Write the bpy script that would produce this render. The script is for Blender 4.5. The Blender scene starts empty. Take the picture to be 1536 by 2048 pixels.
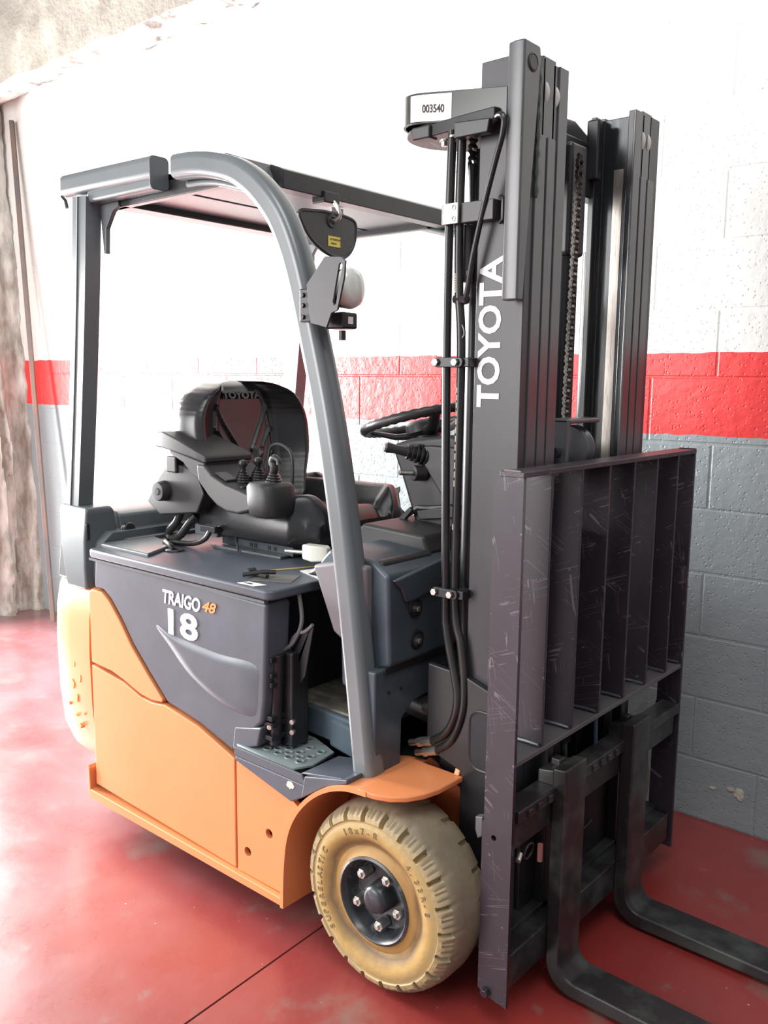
import bpy, bmesh, math, random
from mathutils import Vector, Matrix, noise
random.seed(7)
PI = math.pi
C = bpy.context.scene.collection

# ------------------------------------------------------------------ camera, light, exposure
cam_d = bpy.data.cameras.new('camera'); cam = bpy.data.objects.new('camera', cam_d); C.objects.link(cam)
R_ = Vector((0.76251003, 0.64688388, 0.01094107)); U_ = Vector((-0.10360676, 0.10539802, 0.98901815)); F_ = Vector((-0.63862673, 0.75526983, -0.14738859))
M = Matrix.Identity(4)
for i in range(3):
    M[i][0] = R_[i]; M[i][1] = U_[i]; M[i][2] = -F_[i]
M.translation = Vector((1.21203637, -1.40343351, 1.39911007))
cam.matrix_world = M
cam_d.sensor_fit = 'VERTICAL'; cam_d.sensor_height = 32.0; cam_d.lens = 1759.6 / 2048 * 32.0
cam_d.clip_start = 0.02; cam_d.clip_end = 100
bpy.context.scene.camera = cam

world = bpy.data.worlds.new('daylight'); bpy.context.scene.world = world; world.use_nodes = True
bg = world.node_tree.nodes['Background']; bg.inputs[0].default_value = (0.90, 0.95, 1.0, 1); bg.inputs[1].default_value = 0.5

def area(name, loc, target, sx, sy, power, col):
    d = bpy.data.lights.new(name, 'AREA'); d.shape = 'RECTANGLE'; d.size = sx; d.size_y = sy; d.energy = power; d.color = col
    o = bpy.data.objects.new(name, d); C.objects.link(o); o.location = loc
    o.rotation_euler = (Vector(target) - Vector(loc)).to_track_quat('-Z', 'Z').to_euler()
    return o
# added front-left fill, then daylight through the big side doorway on the left, and the roof light over the hall
area('front_left_fill', (-2.6, -4.7, 2.3), (-0.6, 0.6, 0.9), 3.2, 3.0, 330, (1.0, 0.98, 0.96))  # added light behind camera left, set clear of the pillar's reflection
area('doorway_sky', (-4.7, -0.15, 1.50), (-1.0, 0.70, 1.20), 1.4, 2.5, 980, (1.0, 0.985, 0.97))
area('roof_light', (1.2, -1.6, 5.2), (0.6, 0.4, 0.5), 2.6, 2.0, 110, (1.0, 0.98, 0.95))

vs = bpy.context.scene.view_settings
vs.view_transform = 'Standard'; vs.look = 'None'; vs.gamma = 1.0; vs.exposure = 0.0; vs.use_curve_mapping = False

# ------------------------------------------------------------------ materials
def mat(name, col, rough=0.5, metal=0.0, var=0.0, vscale=6.0, col2=None, bump=0.0, bscale=60.0, coat=0.0, spec=0.5, stretch=(1, 1, 1), lo=0.4, hi=0.65, rvar=0.0, detail=5):
    m = bpy.data.materials.new(name); m.use_nodes = True
    nt = m.node_tree; b = nt.nodes['Principled BSDF']
    b.inputs['Base Color'].default_value = (*col, 1); b.inputs['Roughness'].default_value = rough; b.inputs['Metallic'].default_value = metal
    b.inputs['Coat Weight'].default_value = coat; b.inputs['Specular IOR Level'].default_value = spec
    if var > 0 or col2 or bump or rvar:
        g = nt.nodes.new('ShaderNodeNewGeometry'); mp = nt.nodes.new('ShaderNodeMapping'); mp.inputs['Scale'].default_value = stretch
        nt.links.new(g.outputs['Position'], mp.inputs['Vector'])
    if var > 0 or col2 or rvar:
        n = nt.nodes.new('ShaderNodeTexNoise'); n.inputs['Scale'].default_value = vscale; n.inputs['Detail'].default_value = detail; n.inputs['Roughness'].default_value = 0.6
        nt.links.new(mp.outputs[0], n.inputs['Vector'])
        r = nt.nodes.new('ShaderNodeMapRange'); r.inputs[1].default_value = lo; r.inputs[2].default_value = hi
        nt.links.new(n.outputs[0], r.inputs[0])
        mx = nt.nodes.new('ShaderNodeMix'); mx.data_type = 'RGBA'
        c2 = col2 if col2 else tuple(max(0, c * (1 - var)) for c in col)
        mx.inputs[6].default_value = (*col, 1); mx.inputs[7].default_value = (*c2, 1)
        nt.links.new(r.outputs[0], mx.inputs[0]); nt.links.new(mx.outputs[2], b.inputs['Base Color'])
        if rvar:
            r2 = nt.nodes.new('ShaderNodeMapRange'); r2.inputs[1].default_value = 0.3; r2.inputs[2].default_value = 0.7
            r2.inputs[3].default_value = rough; r2.inputs[4].default_value = rough + rvar
            nt.links.new(n.outputs[0], r2.inputs[0]); nt.links.new(r2.outputs[0], b.inputs['Roughness'])
    if bump:
        n2 = nt.nodes.new('ShaderNodeTexNoise'); n2.inputs['Scale'].default_value = bscale; n2.inputs['Detail'].default_value = 4
        nt.links.new(mp.outputs[0], n2.inputs['Vector'])
        bp = nt.nodes.new('ShaderNodeBump'); bp.inputs['Strength'].default_value = bump; bp.inputs['Distance'].default_value = 0.01
        nt.links.new(n2.outputs[0], bp.inputs['Height']); nt.links.new(bp.outputs[0], b.inputs['Normal'])
    return m

def scratched(name, col, wear, rough, metal=0.0, amount=0.62, stretch=(1, 1, 1)):
    """painted steel with thin pale scratches that have a shape of their own"""
    m = mat(name, col, rough, metal, var=0.25, vscale=5)
    nt = m.node_tree; b = nt.nodes['Principled BSDF']; src = b.inputs['Base Color'].links[0].from_socket
    g = nt.nodes.new('ShaderNodeNewGeometry')
    def streak(rot, sc, thr):
        mp = nt.nodes.new('ShaderNodeMapping'); mp.inputs['Rotation'].default_value = (0, rot, 0); nt.links.new(g.outputs['Position'], mp.inputs[0])
        m2 = nt.nodes.new('ShaderNodeMapping'); m2.inputs['Scale'].default_value = (sc, sc, sc * 0.035); nt.links.new(mp.outputs[0], m2.inputs[0])
        n = nt.nodes.new('ShaderNodeTexNoise'); n.inputs['Scale'].default_value = 1.0; n.inputs['Detail'].default_value = 1; nt.links.new(m2.outputs[0], n.inputs[0])
        q = nt.nodes.new('ShaderNodeMath'); q.operation = 'SUBTRACT'; q.inputs[1].default_value = 0.5; nt.links.new(n.outputs[0], q.inputs[0])
        ab = nt.nodes.new('ShaderNodeMath'); ab.operation = 'ABSOLUTE'; nt.links.new(q.outputs[0], ab.inputs[0])
        lt = nt.nodes.new('ShaderNodeMath'); lt.operation = 'LESS_THAN'; lt.inputs[1].default_value = thr; nt.links.new(ab.outputs[0], lt.inputs[0])
        n0 = nt.nodes.new('ShaderNodeTexNoise'); n0.inputs['Scale'].default_value = 13 + sc * 0.01; n0.inputs['Detail'].default_value = 3; nt.links.new(mp.outputs[0], n0.inputs[0])
        gt = nt.nodes.new('ShaderNodeMath'); gt.operation = 'GREATER_THAN'; gt.inputs[1].default_value = amount; nt.links.new(n0.outputs[0], gt.inputs[0])
        m_ = nt.nodes.new('ShaderNodeMath'); m_.operation = 'MULTIPLY'; nt.links.new(lt.outputs[0], m_.inputs[0]); nt.links.new(gt.outputs[0], m_.inputs[1]); return m_
    s1, s2, s3 = streak(0.15, 60, 0.008), streak(-1.2, 75, 0.010), streak(1.0, 50, 0.008)
    mu0 = nt.nodes.new('ShaderNodeMath'); mu0.operation = 'MAXIMUM'; nt.links.new(s1.outputs[0], mu0.inputs[0]); nt.links.new(s2.outputs[0], mu0.inputs[1])
    mu = nt.nodes.new('ShaderNodeMath'); mu.operation = 'MAXIMUM'; nt.links.new(mu0.outputs[0], mu.inputs[0]); nt.links.new(s3.outputs[0], mu.inputs[1])
    mx = nt.nodes.new('ShaderNodeMix'); mx.data_type = 'RGBA'; mx.inputs[7].default_value = (*wear, 1)
    nt.links.new(mu.outputs[0], mx.inputs[0]); nt.links.new(src, mx.inputs[6]); nt.links.new(mx.outputs[2], b.inputs['Base Color'])
    return m

ORANGE = mat('orange_paint', (0.74, 0.258, 0.100), 0.38, var=0.06, vscale=3, bump=0.015, bscale=90)
RISER = mat('riser_blue_grey', (0.10, 0.135, 0.165), 0.35, var=0.2, vscale=5)
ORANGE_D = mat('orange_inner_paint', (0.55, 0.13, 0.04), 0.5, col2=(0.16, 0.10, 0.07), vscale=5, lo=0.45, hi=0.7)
GREY = mat('grey_plastic', (0.085, 0.098, 0.122), 0.42, var=0.2, vscale=4, bump=0.03, bscale=260)
GREY_L = mat('grey_green_paint', (0.115, 0.135, 0.145), 0.33, var=0.15, vscale=4)
GUARD = mat('guard_grey_paint', (0.135, 0.155, 0.165), 0.27, var=0.15, vscale=3, spec=0.7)
BLUEG = mat('cowl_blue_grey', (0.060, 0.082, 0.102), 0.38, var=0.3, vscale=4, bump=0.02, bscale=200)
STEP = mat('step_grey', (0.20, 0.24, 0.245), 0.45, col2=(0.20, 0.05, 0.05), vscale=28, lo=0.66, hi=0.70)
MAST = mat('mast_paint', (0.042, 0.041, 0.048), 0.40, var=0.15, vscale=5)
MASTL = mat('mast_flange_paint', (0.075, 0.078, 0.085), 0.30, var=0.2, vscale=9, spec=0.7)
POST = scratched('backrest_paint', (0.034, 0.026, 0.036), (0.12, 0.105, 0.125), 0.42, amount=0.56)
BLK = mat('black_steel', (0.018, 0.018, 0.021), 0.35, var=0.3, vscale=12)
GREASY = mat('greasy_steel', (0.028, 0.032, 0.036), 0.12, 0.35, col2=(0.10, 0.095, 0.09), vscale=7, stretch=(10, 10, 0.5), lo=0.45, hi=0.75, rvar=0.25)
DARKN = mat('dark_body', (0.016, 0.020, 0.028), 0.5, var=0.3, vscale=6)
VINYL = mat('black_vinyl', (0.017, 0.017, 0.019), 0.27, bump=0.06, bscale=420, spec=0.7)
PLAS = mat('black_plastic', (0.024, 0.023, 0.025), 0.38, bump=0.03, bscale=500)
PLASL = mat('charcoal_plastic', (0.026, 0.026, 0.028), 0.5, bump=0.03, bscale=500)
RUB = mat('hose_rubber', (0.014, 0.014, 0.015), 0.30, col2=(0.045, 0.042, 0.038), vscale=14, stretch=(1, 1, 0.3), lo=0.5, hi=0.75)
HPRT = mat('hose_print', (0.55, 0.47, 0.32), 0.6)
CHROME = mat('zinc_steel', (0.62, 0.60, 0.56), 0.28, 0.9, var=0.3, vscale=40)
CHAIN = mat('oiled_chain', (0.065, 0.057, 0.052), 0.36, 0.6, var=0.5, vscale=60)
FORK = mat('fork_steel', (0.022, 0.019, 0.021), 0.34, 0.1, col2=(0.052, 0.060, 0.055), vscale=9, lo=0.45, hi=0.62)
WHITE = mat('white_print', (0.85, 0.85, 0.85), 0.5)
LABEL = mat('paper_label', (0.80, 0.80, 0.78), 0.5)
INK = mat('black_ink', (0.02, 0.02, 0.02), 0.6)
ORPRT = mat('orange_print', (0.80, 0.25, 0.06), 0.5)
YEL = mat('yellow_label', (0.75, 0.62, 0.10), 0.5)
IVORY = mat('ivory_plastic', (0.52, 0.52, 0.47), 0.4)
ALU = mat('bracket_zinc', (0.66, 0.64, 0.58), 0.35, 0.3, var=0.12, vscale=30)
ROLL = mat('roller_nylon', (0.55, 0.53, 0.50), 0.4)
RIM = mat('rim_paint', (0.028, 0.032, 0.038), 0.35, col2=(0.16, 0.17, 0.18), vscale=30, lo=0.55, hi=0.72)
GLASS = mat('lamp_lens', (0.72, 0.76, 0.70), 0.12, spec=0.8)
ROOFM = mat('roof_steel', (0.10, 0.115, 0.125), 0.34, spec=0.4)
ROOFW = mat('roof_panel_white', (0.62, 0.60, 0.62), 0.4)
MAT = mat('floor_mat_worn', (0.11, 0.105, 0.095), 0.7, col2=(0.34, 0.29, 0.22), vscale=9, lo=0.4, hi=0.7, stretch=(1, 3, 1))
MIRR = mat('mirror_shell', (0.040, 0.043, 0.043), 0.4)
PINKG = mat('cowl_wing_plastic', (0.16, 0.15, 0.16), 0.45)
DARKROD = mat('bar_painted_steel', (0.10, 0.085, 0.085), 0.5, col2=(0.17, 0.11, 0.08), vscale=3)

def tyre_material():
    m = bpy.data.materials.new('worn_tan_rubber'); m.use_nodes = True; nt = m.node_tree; b = nt.nodes['Principled BSDF']
    tc = nt.nodes.new('ShaderNodeTexCoord'); sp = nt.nodes.new('ShaderNodeSeparateXYZ'); nt.links.new(tc.outputs['Object'], sp.inputs[0])
    cb = nt.nodes.new('ShaderNodeCombineXYZ'); nt.links.new(sp.outputs[0], cb.inputs[0]); nt.links.new(sp.outputs[2], cb.inputs[2])
    ln = nt.nodes.new('ShaderNodeVectorMath'); ln.operation = 'LENGTH'; nt.links.new(cb.outputs[0], ln.inputs[0])
    n = nt.nodes.new('ShaderNodeTexNoise'); n.inputs['Scale'].default_value = 14; n.inputs['Detail'].default_value = 6; nt.links.new(tc.outputs['Object'], n.inputs[0])
    ma = nt.nodes.new('ShaderNodeMath'); ma.operation = 'MULTIPLY_ADD'; ma.inputs[1].default_value = 0.035; nt.links.new(n.outputs[0], ma.inputs[0]); nt.links.new(ln.outputs['Value'], ma.inputs[2])
    cr = nt.nodes.new('ShaderNodeValToRGB'); nt.links.new(ma.outputs[0], cr.inputs[0]); e = cr.color_ramp
    e.elements[0].position = 0.10; e.elements[0].color = (0.30, 0.17, 0.050, 1)
    e.elements[1].position = 0.25; e.elements[1].color = (0.145, 0.118, 0.088, 1)
    for p_, c_ in ((0.135, (0.40, 0.235, 0.075)), (0.152, (0.15, 0.095, 0.045)), (0.175, (0.42, 0.265, 0.085)), (0.195, (0.41, 0.295, 0.125)), (0.218, (0.33, 0.26, 0.145)), (0.231, (0.28, 0.23, 0.15))):
        x = e.elements.new(p_); x.color = (*c_, 1)
    nt.links.new(cr.outputs[0], b.inputs['Base Color']); b.inputs['Roughness'].default_value = 0.62
    n2 = nt.nodes.new('ShaderNodeTexNoise'); n2.inputs['Scale'].default_value = 45; n2.inputs['Detail'].default_value = 6; nt.links.new(tc.outputs['Object'], n2.inputs[0])
    bp = nt.nodes.new('ShaderNodeBump'); bp.inputs['Strength'].default_value = 0.25; bp.inputs['Distance'].default_value = 0.006
    nt.links.new(n2.outputs[0], bp.inputs['Height']); nt.links.new(bp.outputs[0], b.inputs['Normal'])
    return m
TYRE = tyre_material()
TYREL = mat('tyre_letter_rubber', (0.20, 0.145, 0.07), 0.7)

def wall_material():
    """painted blockwork: grey dado, red band, white above; the paint edges wander a little"""
    m = bpy.data.materials.new('painted_blockwork'); m.use_nodes = True; nt = m.node_tree; b = nt.nodes['Principled BSDF']
    g = nt.nodes.new('ShaderNodeNewGeometry'); sp = nt.nodes.new('ShaderNodeSeparateXYZ'); nt.links.new(g.outputs['Position'], sp.inputs[0])
    n = nt.nodes.new('ShaderNodeTexNoise'); n.inputs['Scale'].default_value = 18; n.inputs['Detail'].default_value = 3; nt.links.new(g.outputs['Position'], n.inputs[0])
    ma = nt.nodes.new('ShaderNodeMath'); ma.operation = 'MULTIPLY_ADD'; ma.inputs[1].default_value = 0.012; nt.links.new(n.outputs[0], ma.inputs[0]); nt.links.new(sp.outputs[2], ma.inputs[2])
    def step(z):
        s = nt.nodes.new('ShaderNodeMath'); s.operation = 'GREATER_THAN'; s.inputs[1].default_value = z + 0.006; nt.links.new(ma.outputs[0], s.inputs[0]); return s
    nl = nt.nodes.new('ShaderNodeTexNoise'); nl.inputs['Scale'].default_value = 2.2; nl.inputs['Detail'].default_value = 4; nt.links.new(g.outputs['Position'], nl.inputs[0])
    mg = nt.nodes.new('ShaderNodeMix'); mg.data_type = 'RGBA'; mg.inputs[6].default_value = (0.26, 0.300, 0.322, 1); mg.inputs[7].default_value = (0.29, 0.332, 0.338, 1); nt.links.new(nl.outputs[0], mg.inputs[0])
    m1 = nt.nodes.new('ShaderNodeMix'); m1.data_type = 'RGBA'; m1.inputs[7].default_value = (0.74, 0.045, 0.045, 1); nt.links.new(mg.outputs[2], m1.inputs[6]); nt.links.new(step(1.2427).outputs[0], m1.inputs[0])
    m2 = nt.nodes.new('ShaderNodeMix'); m2.data_type = 'RGBA'; m2.inputs[7].default_value = (0.73, 0.735, 0.705, 1); nt.links.new(m1.outputs[2], m2.inputs[6]); nt.links.new(step(1.4951).outputs[0], m2.inputs[0])
    nt.links.new(m2.outputs[2], b.inputs['Base Color']); b.inputs['Roughness'].default_value = 0.42
    v = nt.nodes.new('ShaderNodeTexVoronoi'); v.inputs['Scale'].default_value = 70; nt.links.new(g.outputs['Position'], v.inputs[0])
    vr = nt.nodes.new('ShaderNodeMapRange'); vr.inputs[1].default_value = 0.0; vr.inputs[2].default_value = 0.28; nt.links.new(v.outputs['Distance'], vr.inputs[0])
    n3 = nt.nodes.new('ShaderNodeTexNoise'); n3.inputs['Scale'].default_value = 30; n3.inputs['Detail'].default_value = 6; nt.links.new(g.outputs['Position'], n3.inputs[0])
    ad = nt.nodes.new('ShaderNodeMath'); ad.operation = 'MULTIPLY_ADD'; ad.inputs[1].default_value = 1.6; nt.links.new(n3.outputs[0], ad.inputs[0]); nt.links.new(vr.outputs[0], ad.inputs[2])
    bp = nt.nodes.new('ShaderNodeBump'); bp.inputs['Strength'].default_value = 0.5; bp.inputs['Distance'].default_value = 0.004
    nt.links.new(ad.outputs[0], bp.inputs['Height']); nt.links.new(bp.outputs[0], b.inputs['Normal'])
    return m
WALL = wall_material()

def floor_material():
    m = bpy.data.materials.new('red_floor_paint'); m.use_nodes = True; nt = m.node_tree; b = nt.nodes['Principled BSDF']
    g = nt.nodes.new('ShaderNodeNewGeometry')
    def nz(s, d=6, st=(1, 1, 1)):
        mp = nt.nodes.new('ShaderNodeMapping'); mp.inputs['Scale'].default_value = st; nt.links.new(g.outputs['Position'], mp.inputs[0])
        n = nt.nodes.new('ShaderNodeTexNoise'); n.inputs['Scale'].default_value = s; n.inputs['Detail'].default_value = d; n.inputs['Roughness'].default_value = 0.62; nt.links.new(mp.outputs[0], n.inputs[0]); return n
    def rng(n, a, c, lo=0.0, hi=1.0):
        r = nt.nodes.new('ShaderNodeMapRange'); r.inputs[1].default_value = a; r.inputs[2].default_value = c; r.inputs[3].default_value = lo; r.inputs[4].default_value = hi; nt.links.new(n.outputs[0], r.inputs[0]); return r
    def mix(f, a, c):
        x = nt.nodes.new('ShaderNodeMix'); x.data_type = 'RGBA'; nt.links.new(f.outputs[0], x.inputs[0])
        for i, k in ((6, a), (7, c)):
            if isinstance(k, tuple): x.inputs[i].default_value = (*k, 1)
            else: nt.links.new(k.outputs[2], x.inputs[i])
        return x
    a = mix(rng(nz(2.0), 0.35, 0.7), (0.27, 0.032, 0.027), (0.215, 0.027, 0.024))
    a = mix(rng(nz(2.6, 8), 0.56, 0.66, 0, 0.75), a, (0.20, 0.13, 0.11))
    a = mix(rng(nz(7.0, 8), 0.62, 0.70, 0, 0.6), a, (0.17, 0.13, 0.12))
    a = mix(rng(nz(55.0, 2), 0.745, 0.76), a, (0.6, 0.45, 0.4))
    # dust plus glare haze painted into the colour, stronger towards the left
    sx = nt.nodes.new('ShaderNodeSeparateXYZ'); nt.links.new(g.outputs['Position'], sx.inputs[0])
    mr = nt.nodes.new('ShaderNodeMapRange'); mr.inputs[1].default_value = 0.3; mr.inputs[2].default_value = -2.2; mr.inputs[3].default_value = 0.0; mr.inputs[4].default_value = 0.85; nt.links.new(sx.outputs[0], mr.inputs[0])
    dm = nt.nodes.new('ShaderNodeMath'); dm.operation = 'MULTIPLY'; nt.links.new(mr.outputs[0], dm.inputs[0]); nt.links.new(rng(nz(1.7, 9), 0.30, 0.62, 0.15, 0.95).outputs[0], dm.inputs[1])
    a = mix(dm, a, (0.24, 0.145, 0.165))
    nt.links.new(a.outputs[2], b.inputs['Base Color'])
    r = rng(nz(3.5, 6), 0.3, 0.7, 0.20, 0.42); nt.links.new(r.outputs[0], b.inputs['Roughness'])
    b.inputs['Specular IOR Level'].default_value = 0.6; b.inputs['Coat Weight'].default_value = 0.7; b.inputs['Coat Roughness'].default_value = 0.28
    bp = nt.nodes.new('ShaderNodeBump'); bp.inputs['Strength'].default_value = 0.25; bp.inputs['Distance'].default_value = 0.006
    nt.links.new(nz(9, 8).outputs[0], bp.inputs['Height']); nt.links.new(bp.outputs[0], b.inputs['Normal'])
    return m
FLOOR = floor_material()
CONC = mat('rough_concrete', (0.60, 0.60, 0.56), 0.85, col2=(0.30, 0.28, 0.235), vscale=16, lo=0.42, hi=0.66, bump=1.0, bscale=38, stretch=(1, 1, 0.3))
CONCB = mat('beam_concrete', (0.24, 0.225, 0.195), 0.85, col2=(0.15, 0.135, 0.11), vscale=7, lo=0.35, hi=0.7, bump=0.6, bscale=50)
PLASTER = mat('white_plaster_daub', (0.62, 0.60, 0.57), 0.8, col2=(0.17, 0.15, 0.135), vscale=9, lo=0.52, hi=0.60, bump=0.8, bscale=30)
CHIP = mat('bare_plaster_chip', (0.62, 0.58, 0.48), 0.8, col2=(0.35, 0.3, 0.22), vscale=60)
GROOVE = mat('joint_dirt', (0.05, 0.03, 0.028), 0.9)

# ------------------------------------------------------------------ mesh helpers
class MB:
    def __init__(s): s.b = bmesh.new()
    def poly(s, vs, faces):
        v = [s.b.verts.new(p) for p in vs]
        for f in faces:
            try: s.b.faces.new([v[i] for i in f])
            except ValueError: pass
        return s
    def box(s, x0, x1, y0, y1, z0, z1):
        return s.poly([(x0, y0, z0), (x1, y0, z0), (x1, y1, z0), (x0, y1, z0), (x0, y0, z1), (x1, y0, z1), (x1, y1, z1), (x0, y1, z1)],
                      [(3, 2, 1, 0), (4, 5, 6, 7), (0, 1, 5, 4), (1, 2, 6, 5), (2, 3, 7, 6), (3, 0, 4, 7)])
    def prism(s, pts, axis, a, b):
        """pts (u,v): axis 'y' -> (x,z), 'x' -> (y,z), 'z' -> (x,y)"""
        def P(u, v, w): return {'y': (u, w, v), 'x': (w, u, v), 'z': (u, v, w)}[axis]
        n = len(pts)
        v = [P(u, w, a) for u, w in pts] + [P(u, w, b) for u, w in pts]
        return s.poly(v, [tuple(range(n))[::-1], tuple(range(n, 2 * n))] + [(i, (i + 1) % n, n + (i + 1) % n, n + i) for i in range(n)])
    def tube(s, path, r, seg=10, closed=False, flat=None):
        path = [Vector(p) for p in path]; n = len(path)
        rs = r if isinstance(r, (list, tuple)) else [r] * n
        rings = []; up = None
        for i, p in enumerate(path):
            a = path[i - 1] if (i or closed) else p; c = path[(i + 1) % n] if (i < n - 1 or closed) else p
            t = (c - a).normalized()
            if up is None: up = Vector((0, 0, 1)) if abs(t.z) < 0.9 else Vector((0, 1, 0))
            x = up.cross(t).normalized(); y = t.cross(x).normalized(); up = y
            fx, fy = flat if flat else (1, 1)
            rings.append([s.b.verts.new(p + x * math.cos(2 * PI * k / seg) * rs[i] * fx + y * math.sin(2 * PI * k / seg) * rs[i] * fy) for k in range(seg)])
        m = n if closed else n - 1
        for i in range(m):
            A, B = rings[i], rings[(i + 1) % n]
            for k in range(seg): s.b.faces.new((A[k], A[(k + 1) % seg], B[(k + 1) % seg], B[k]))
        if not closed:
            s.b.faces.new(rings[0][::-1]); s.b.faces.new(rings[-1])
        return s
    def sweep(s, prof, path, up=(0, 1, 0)):
        """prof list of (u,v); u along up, v along (tangent x up)"""
        path = [Vector(p) for p in path]; n = len(path); U = Vector(up); rings = []
        for i, p in enumerate(path):
            t = (path[min(i + 1, n - 1)] - path[max(i - 1, 0)]).normalized(); w = t.cross(U).normalized()
            rings.append([s.b.verts.new(p + U * a + w * c) for a, c in prof])
        k = len(prof)
        for i in range(n - 1):
            for j in range(k): s.b.faces.new((rings[i][j], rings[i][(j + 1) % k], rings[i + 1][(j + 1) % k], rings[i + 1][j]))
        s.b.faces.new(rings[0][::-1]); s.b.faces.new(rings[-1]); return s
    def cyl(s, p0, p1, r, r2=None, seg=20):
        return s.tube([p0, p1], [r, r if r2 is None else r2], seg)
    def lathe(s, prof, c, axis='y', seg=48):
        """prof (r, h) along axis from centre c; open ends are closed when r=0"""
        rings = []
        for r, h in prof:
            ring = []
            for k in range(1 if r < 1e-6 else seg):
                a = 2 * PI * k / seg; u, v = r * math.cos(a), r * math.sin(a)
                q = {'y': (u, h, v), 'z': (u, v, h), 'x': (h, u, v)}[axis]
                ring.append(s.b.verts.new(Vector(c) + Vector(q)))
            rings.append(ring)
        for A, B in zip(rings, rings[1:]):
            for k in range(seg):
                k2 = (k + 1) % seg
                if len(A) == 1 and len(B) == 1: continue
                if len(A) == 1: s.b.faces.new((A[0], B[k2], B[k]))
                elif len(B) == 1: s.b.faces.new((A[k], A[k2], B[0]))
                else: s.b.faces.new((A[k], A[k2], B[k2], B[k]))
        return s
    def loft(s, rings):
        R = [[s.b.verts.new(p) for p in r] for r in rings]; k = len(R[0])
        for A, B in zip(R, R[1:]):
            for j in range(k): s.b.faces.new((A[j], A[(j + 1) % k], B[(j + 1) % k], B[j]))
        s.b.faces.new(R[0][::-1]); s.b.faces.new(R[-1]); return s
    def xf(s, m):
        bmesh.ops.transform(s.b, matrix=m, verts=s.b.verts); return s

def link(name, me, m=None, parent=None, loc=(0, 0, 0)):
    o = bpy.data.objects.new(name, me); C.objects.link(o); o.location = loc
    if m is not None and not me.materials: me.materials.append(m)
    if parent: o.parent = parent
    return o
def obj(name, mb, m, parent=None, bev=0.0, smooth=35, sub=0, origin=None, seg=2, label=None):
    bmesh.ops.recalc_face_normals(mb.b, faces=mb.b.faces)
    if origin is not None: bmesh.ops.translate(mb.b, vec=-Vector(origin), verts=mb.b.verts)
    me = bpy.data.meshes.new(name); mb.b.to_mesh(me); mb.b.free()
    o = link(name, me, m, parent, origin if origin is not None else (0, 0, 0))
    if smooth:
        for p in me.polygons: p.use_smooth = True
        if not bev and not sub: me.set_sharp_from_angle(angle=math.radians(smooth))
    if bev:
        d = o.modifiers.new('bevel', 'BEVEL'); d.width = bev; d.segments = seg; d.limit_method = 'ANGLE'; d.angle_limit = math.radians(30); d.harden_normals = True
    if sub:
        d = o.modifiers.new('subdivision', 'SUBSURF'); d.levels = sub; d.render_levels = sub
    if label: o['label'] = label
    return o
def tag(o, label=None, cat=None, group=None, kind=None):
    if label: o['label'] = label
    if cat: o['category'] = cat
    if group: o['group'] = group
    if kind: o['kind'] = kind
    return o
def part(name, parent, label=None):
    o = bpy.data.objects.new(name, None); C.objects.link(o); o.parent = parent
    if label: o['label'] = label
    return o
def again(src, parent, loc=None, rot=None, mat4=None):
    c = src.copy(); C.objects.link(c); c.parent = parent
    if loc is not None: c.location = loc
    if rot is not None: c.rotation_euler = rot
    return c
def smooth_path(pts, n=6, closed=False):
    pts = [Vector(p) for p in pts]; out = []; N = len(pts)
    rng = range(N if closed else N - 1)
    for i in rng:
        if closed: p0, p1, p2, p3 = pts[i - 1], pts[i], pts[(i + 1) % N], pts[(i + 2) % N]
        else: p0, p1, p2, p3 = pts[max(i - 1, 0)], pts[i], pts[i + 1], pts[min(i + 2, N - 1)]
        for k in range(n):
            t = k / n
            out.append(0.5 * ((2 * p1) + (p2 - p0) * t + (2 * p0 - 5 * p1 + 4 * p2 - p3) * t * t + (3 * p1 - p0 - 3 * p2 + p3) * t ** 3))
    if not closed: out.append(pts[-1])
    return out
DG = None
def eval_curve_mesh(cu, name):
    tmp = bpy.data.objects.new('tmp', cu); C.objects.link(tmp)
    dg = bpy.context.evaluated_depsgraph_get(); dg.update()
    me = bpy.data.meshes.new_from_object(tmp.evaluated_get(dg)); me.name = name
    bpy.data.objects.remove(tmp); bpy.data.curves.remove(cu)
    return me
def text(name, s, size, m, parent, org, right, up, depth=0.0008, bold=0.0, sx=1.0, shear=0.0, align='LEFT', width=None, label=None):
    cu = bpy.data.curves.new(name, 'FONT'); cu.body = s; cu.size = size; cu.extrude = depth; cu.offset = bold; cu.shear = shear; cu.align_x = align; cu.resolution_u = 3
    me = eval_curve_mesh(cu, name)
    R, U = Vector(right).normalized(), Vector(up).normalized(); N = R.cross(U)
    if width:
        xs = [v.co.x for v in me.vertices]; sx = width / (max(xs) - min(xs)); x0 = min(xs)
    else: x0 = 0
    mt = Matrix.Identity(4)
    for i in range(3): mt[i][0] = R[i]; mt[i][1] = U[i]; mt[i][2] = N[i]; mt[i][3] = org[i]
    me.transform(mt @ Matrix.Diagonal((sx, 1, 1, 1)) @ Matrix.Translation((-x0, 0, 0)))
    me.materials.clear()
    o = link(name, me, m, parent)
    if label: o['label'] = label
    return o
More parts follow.
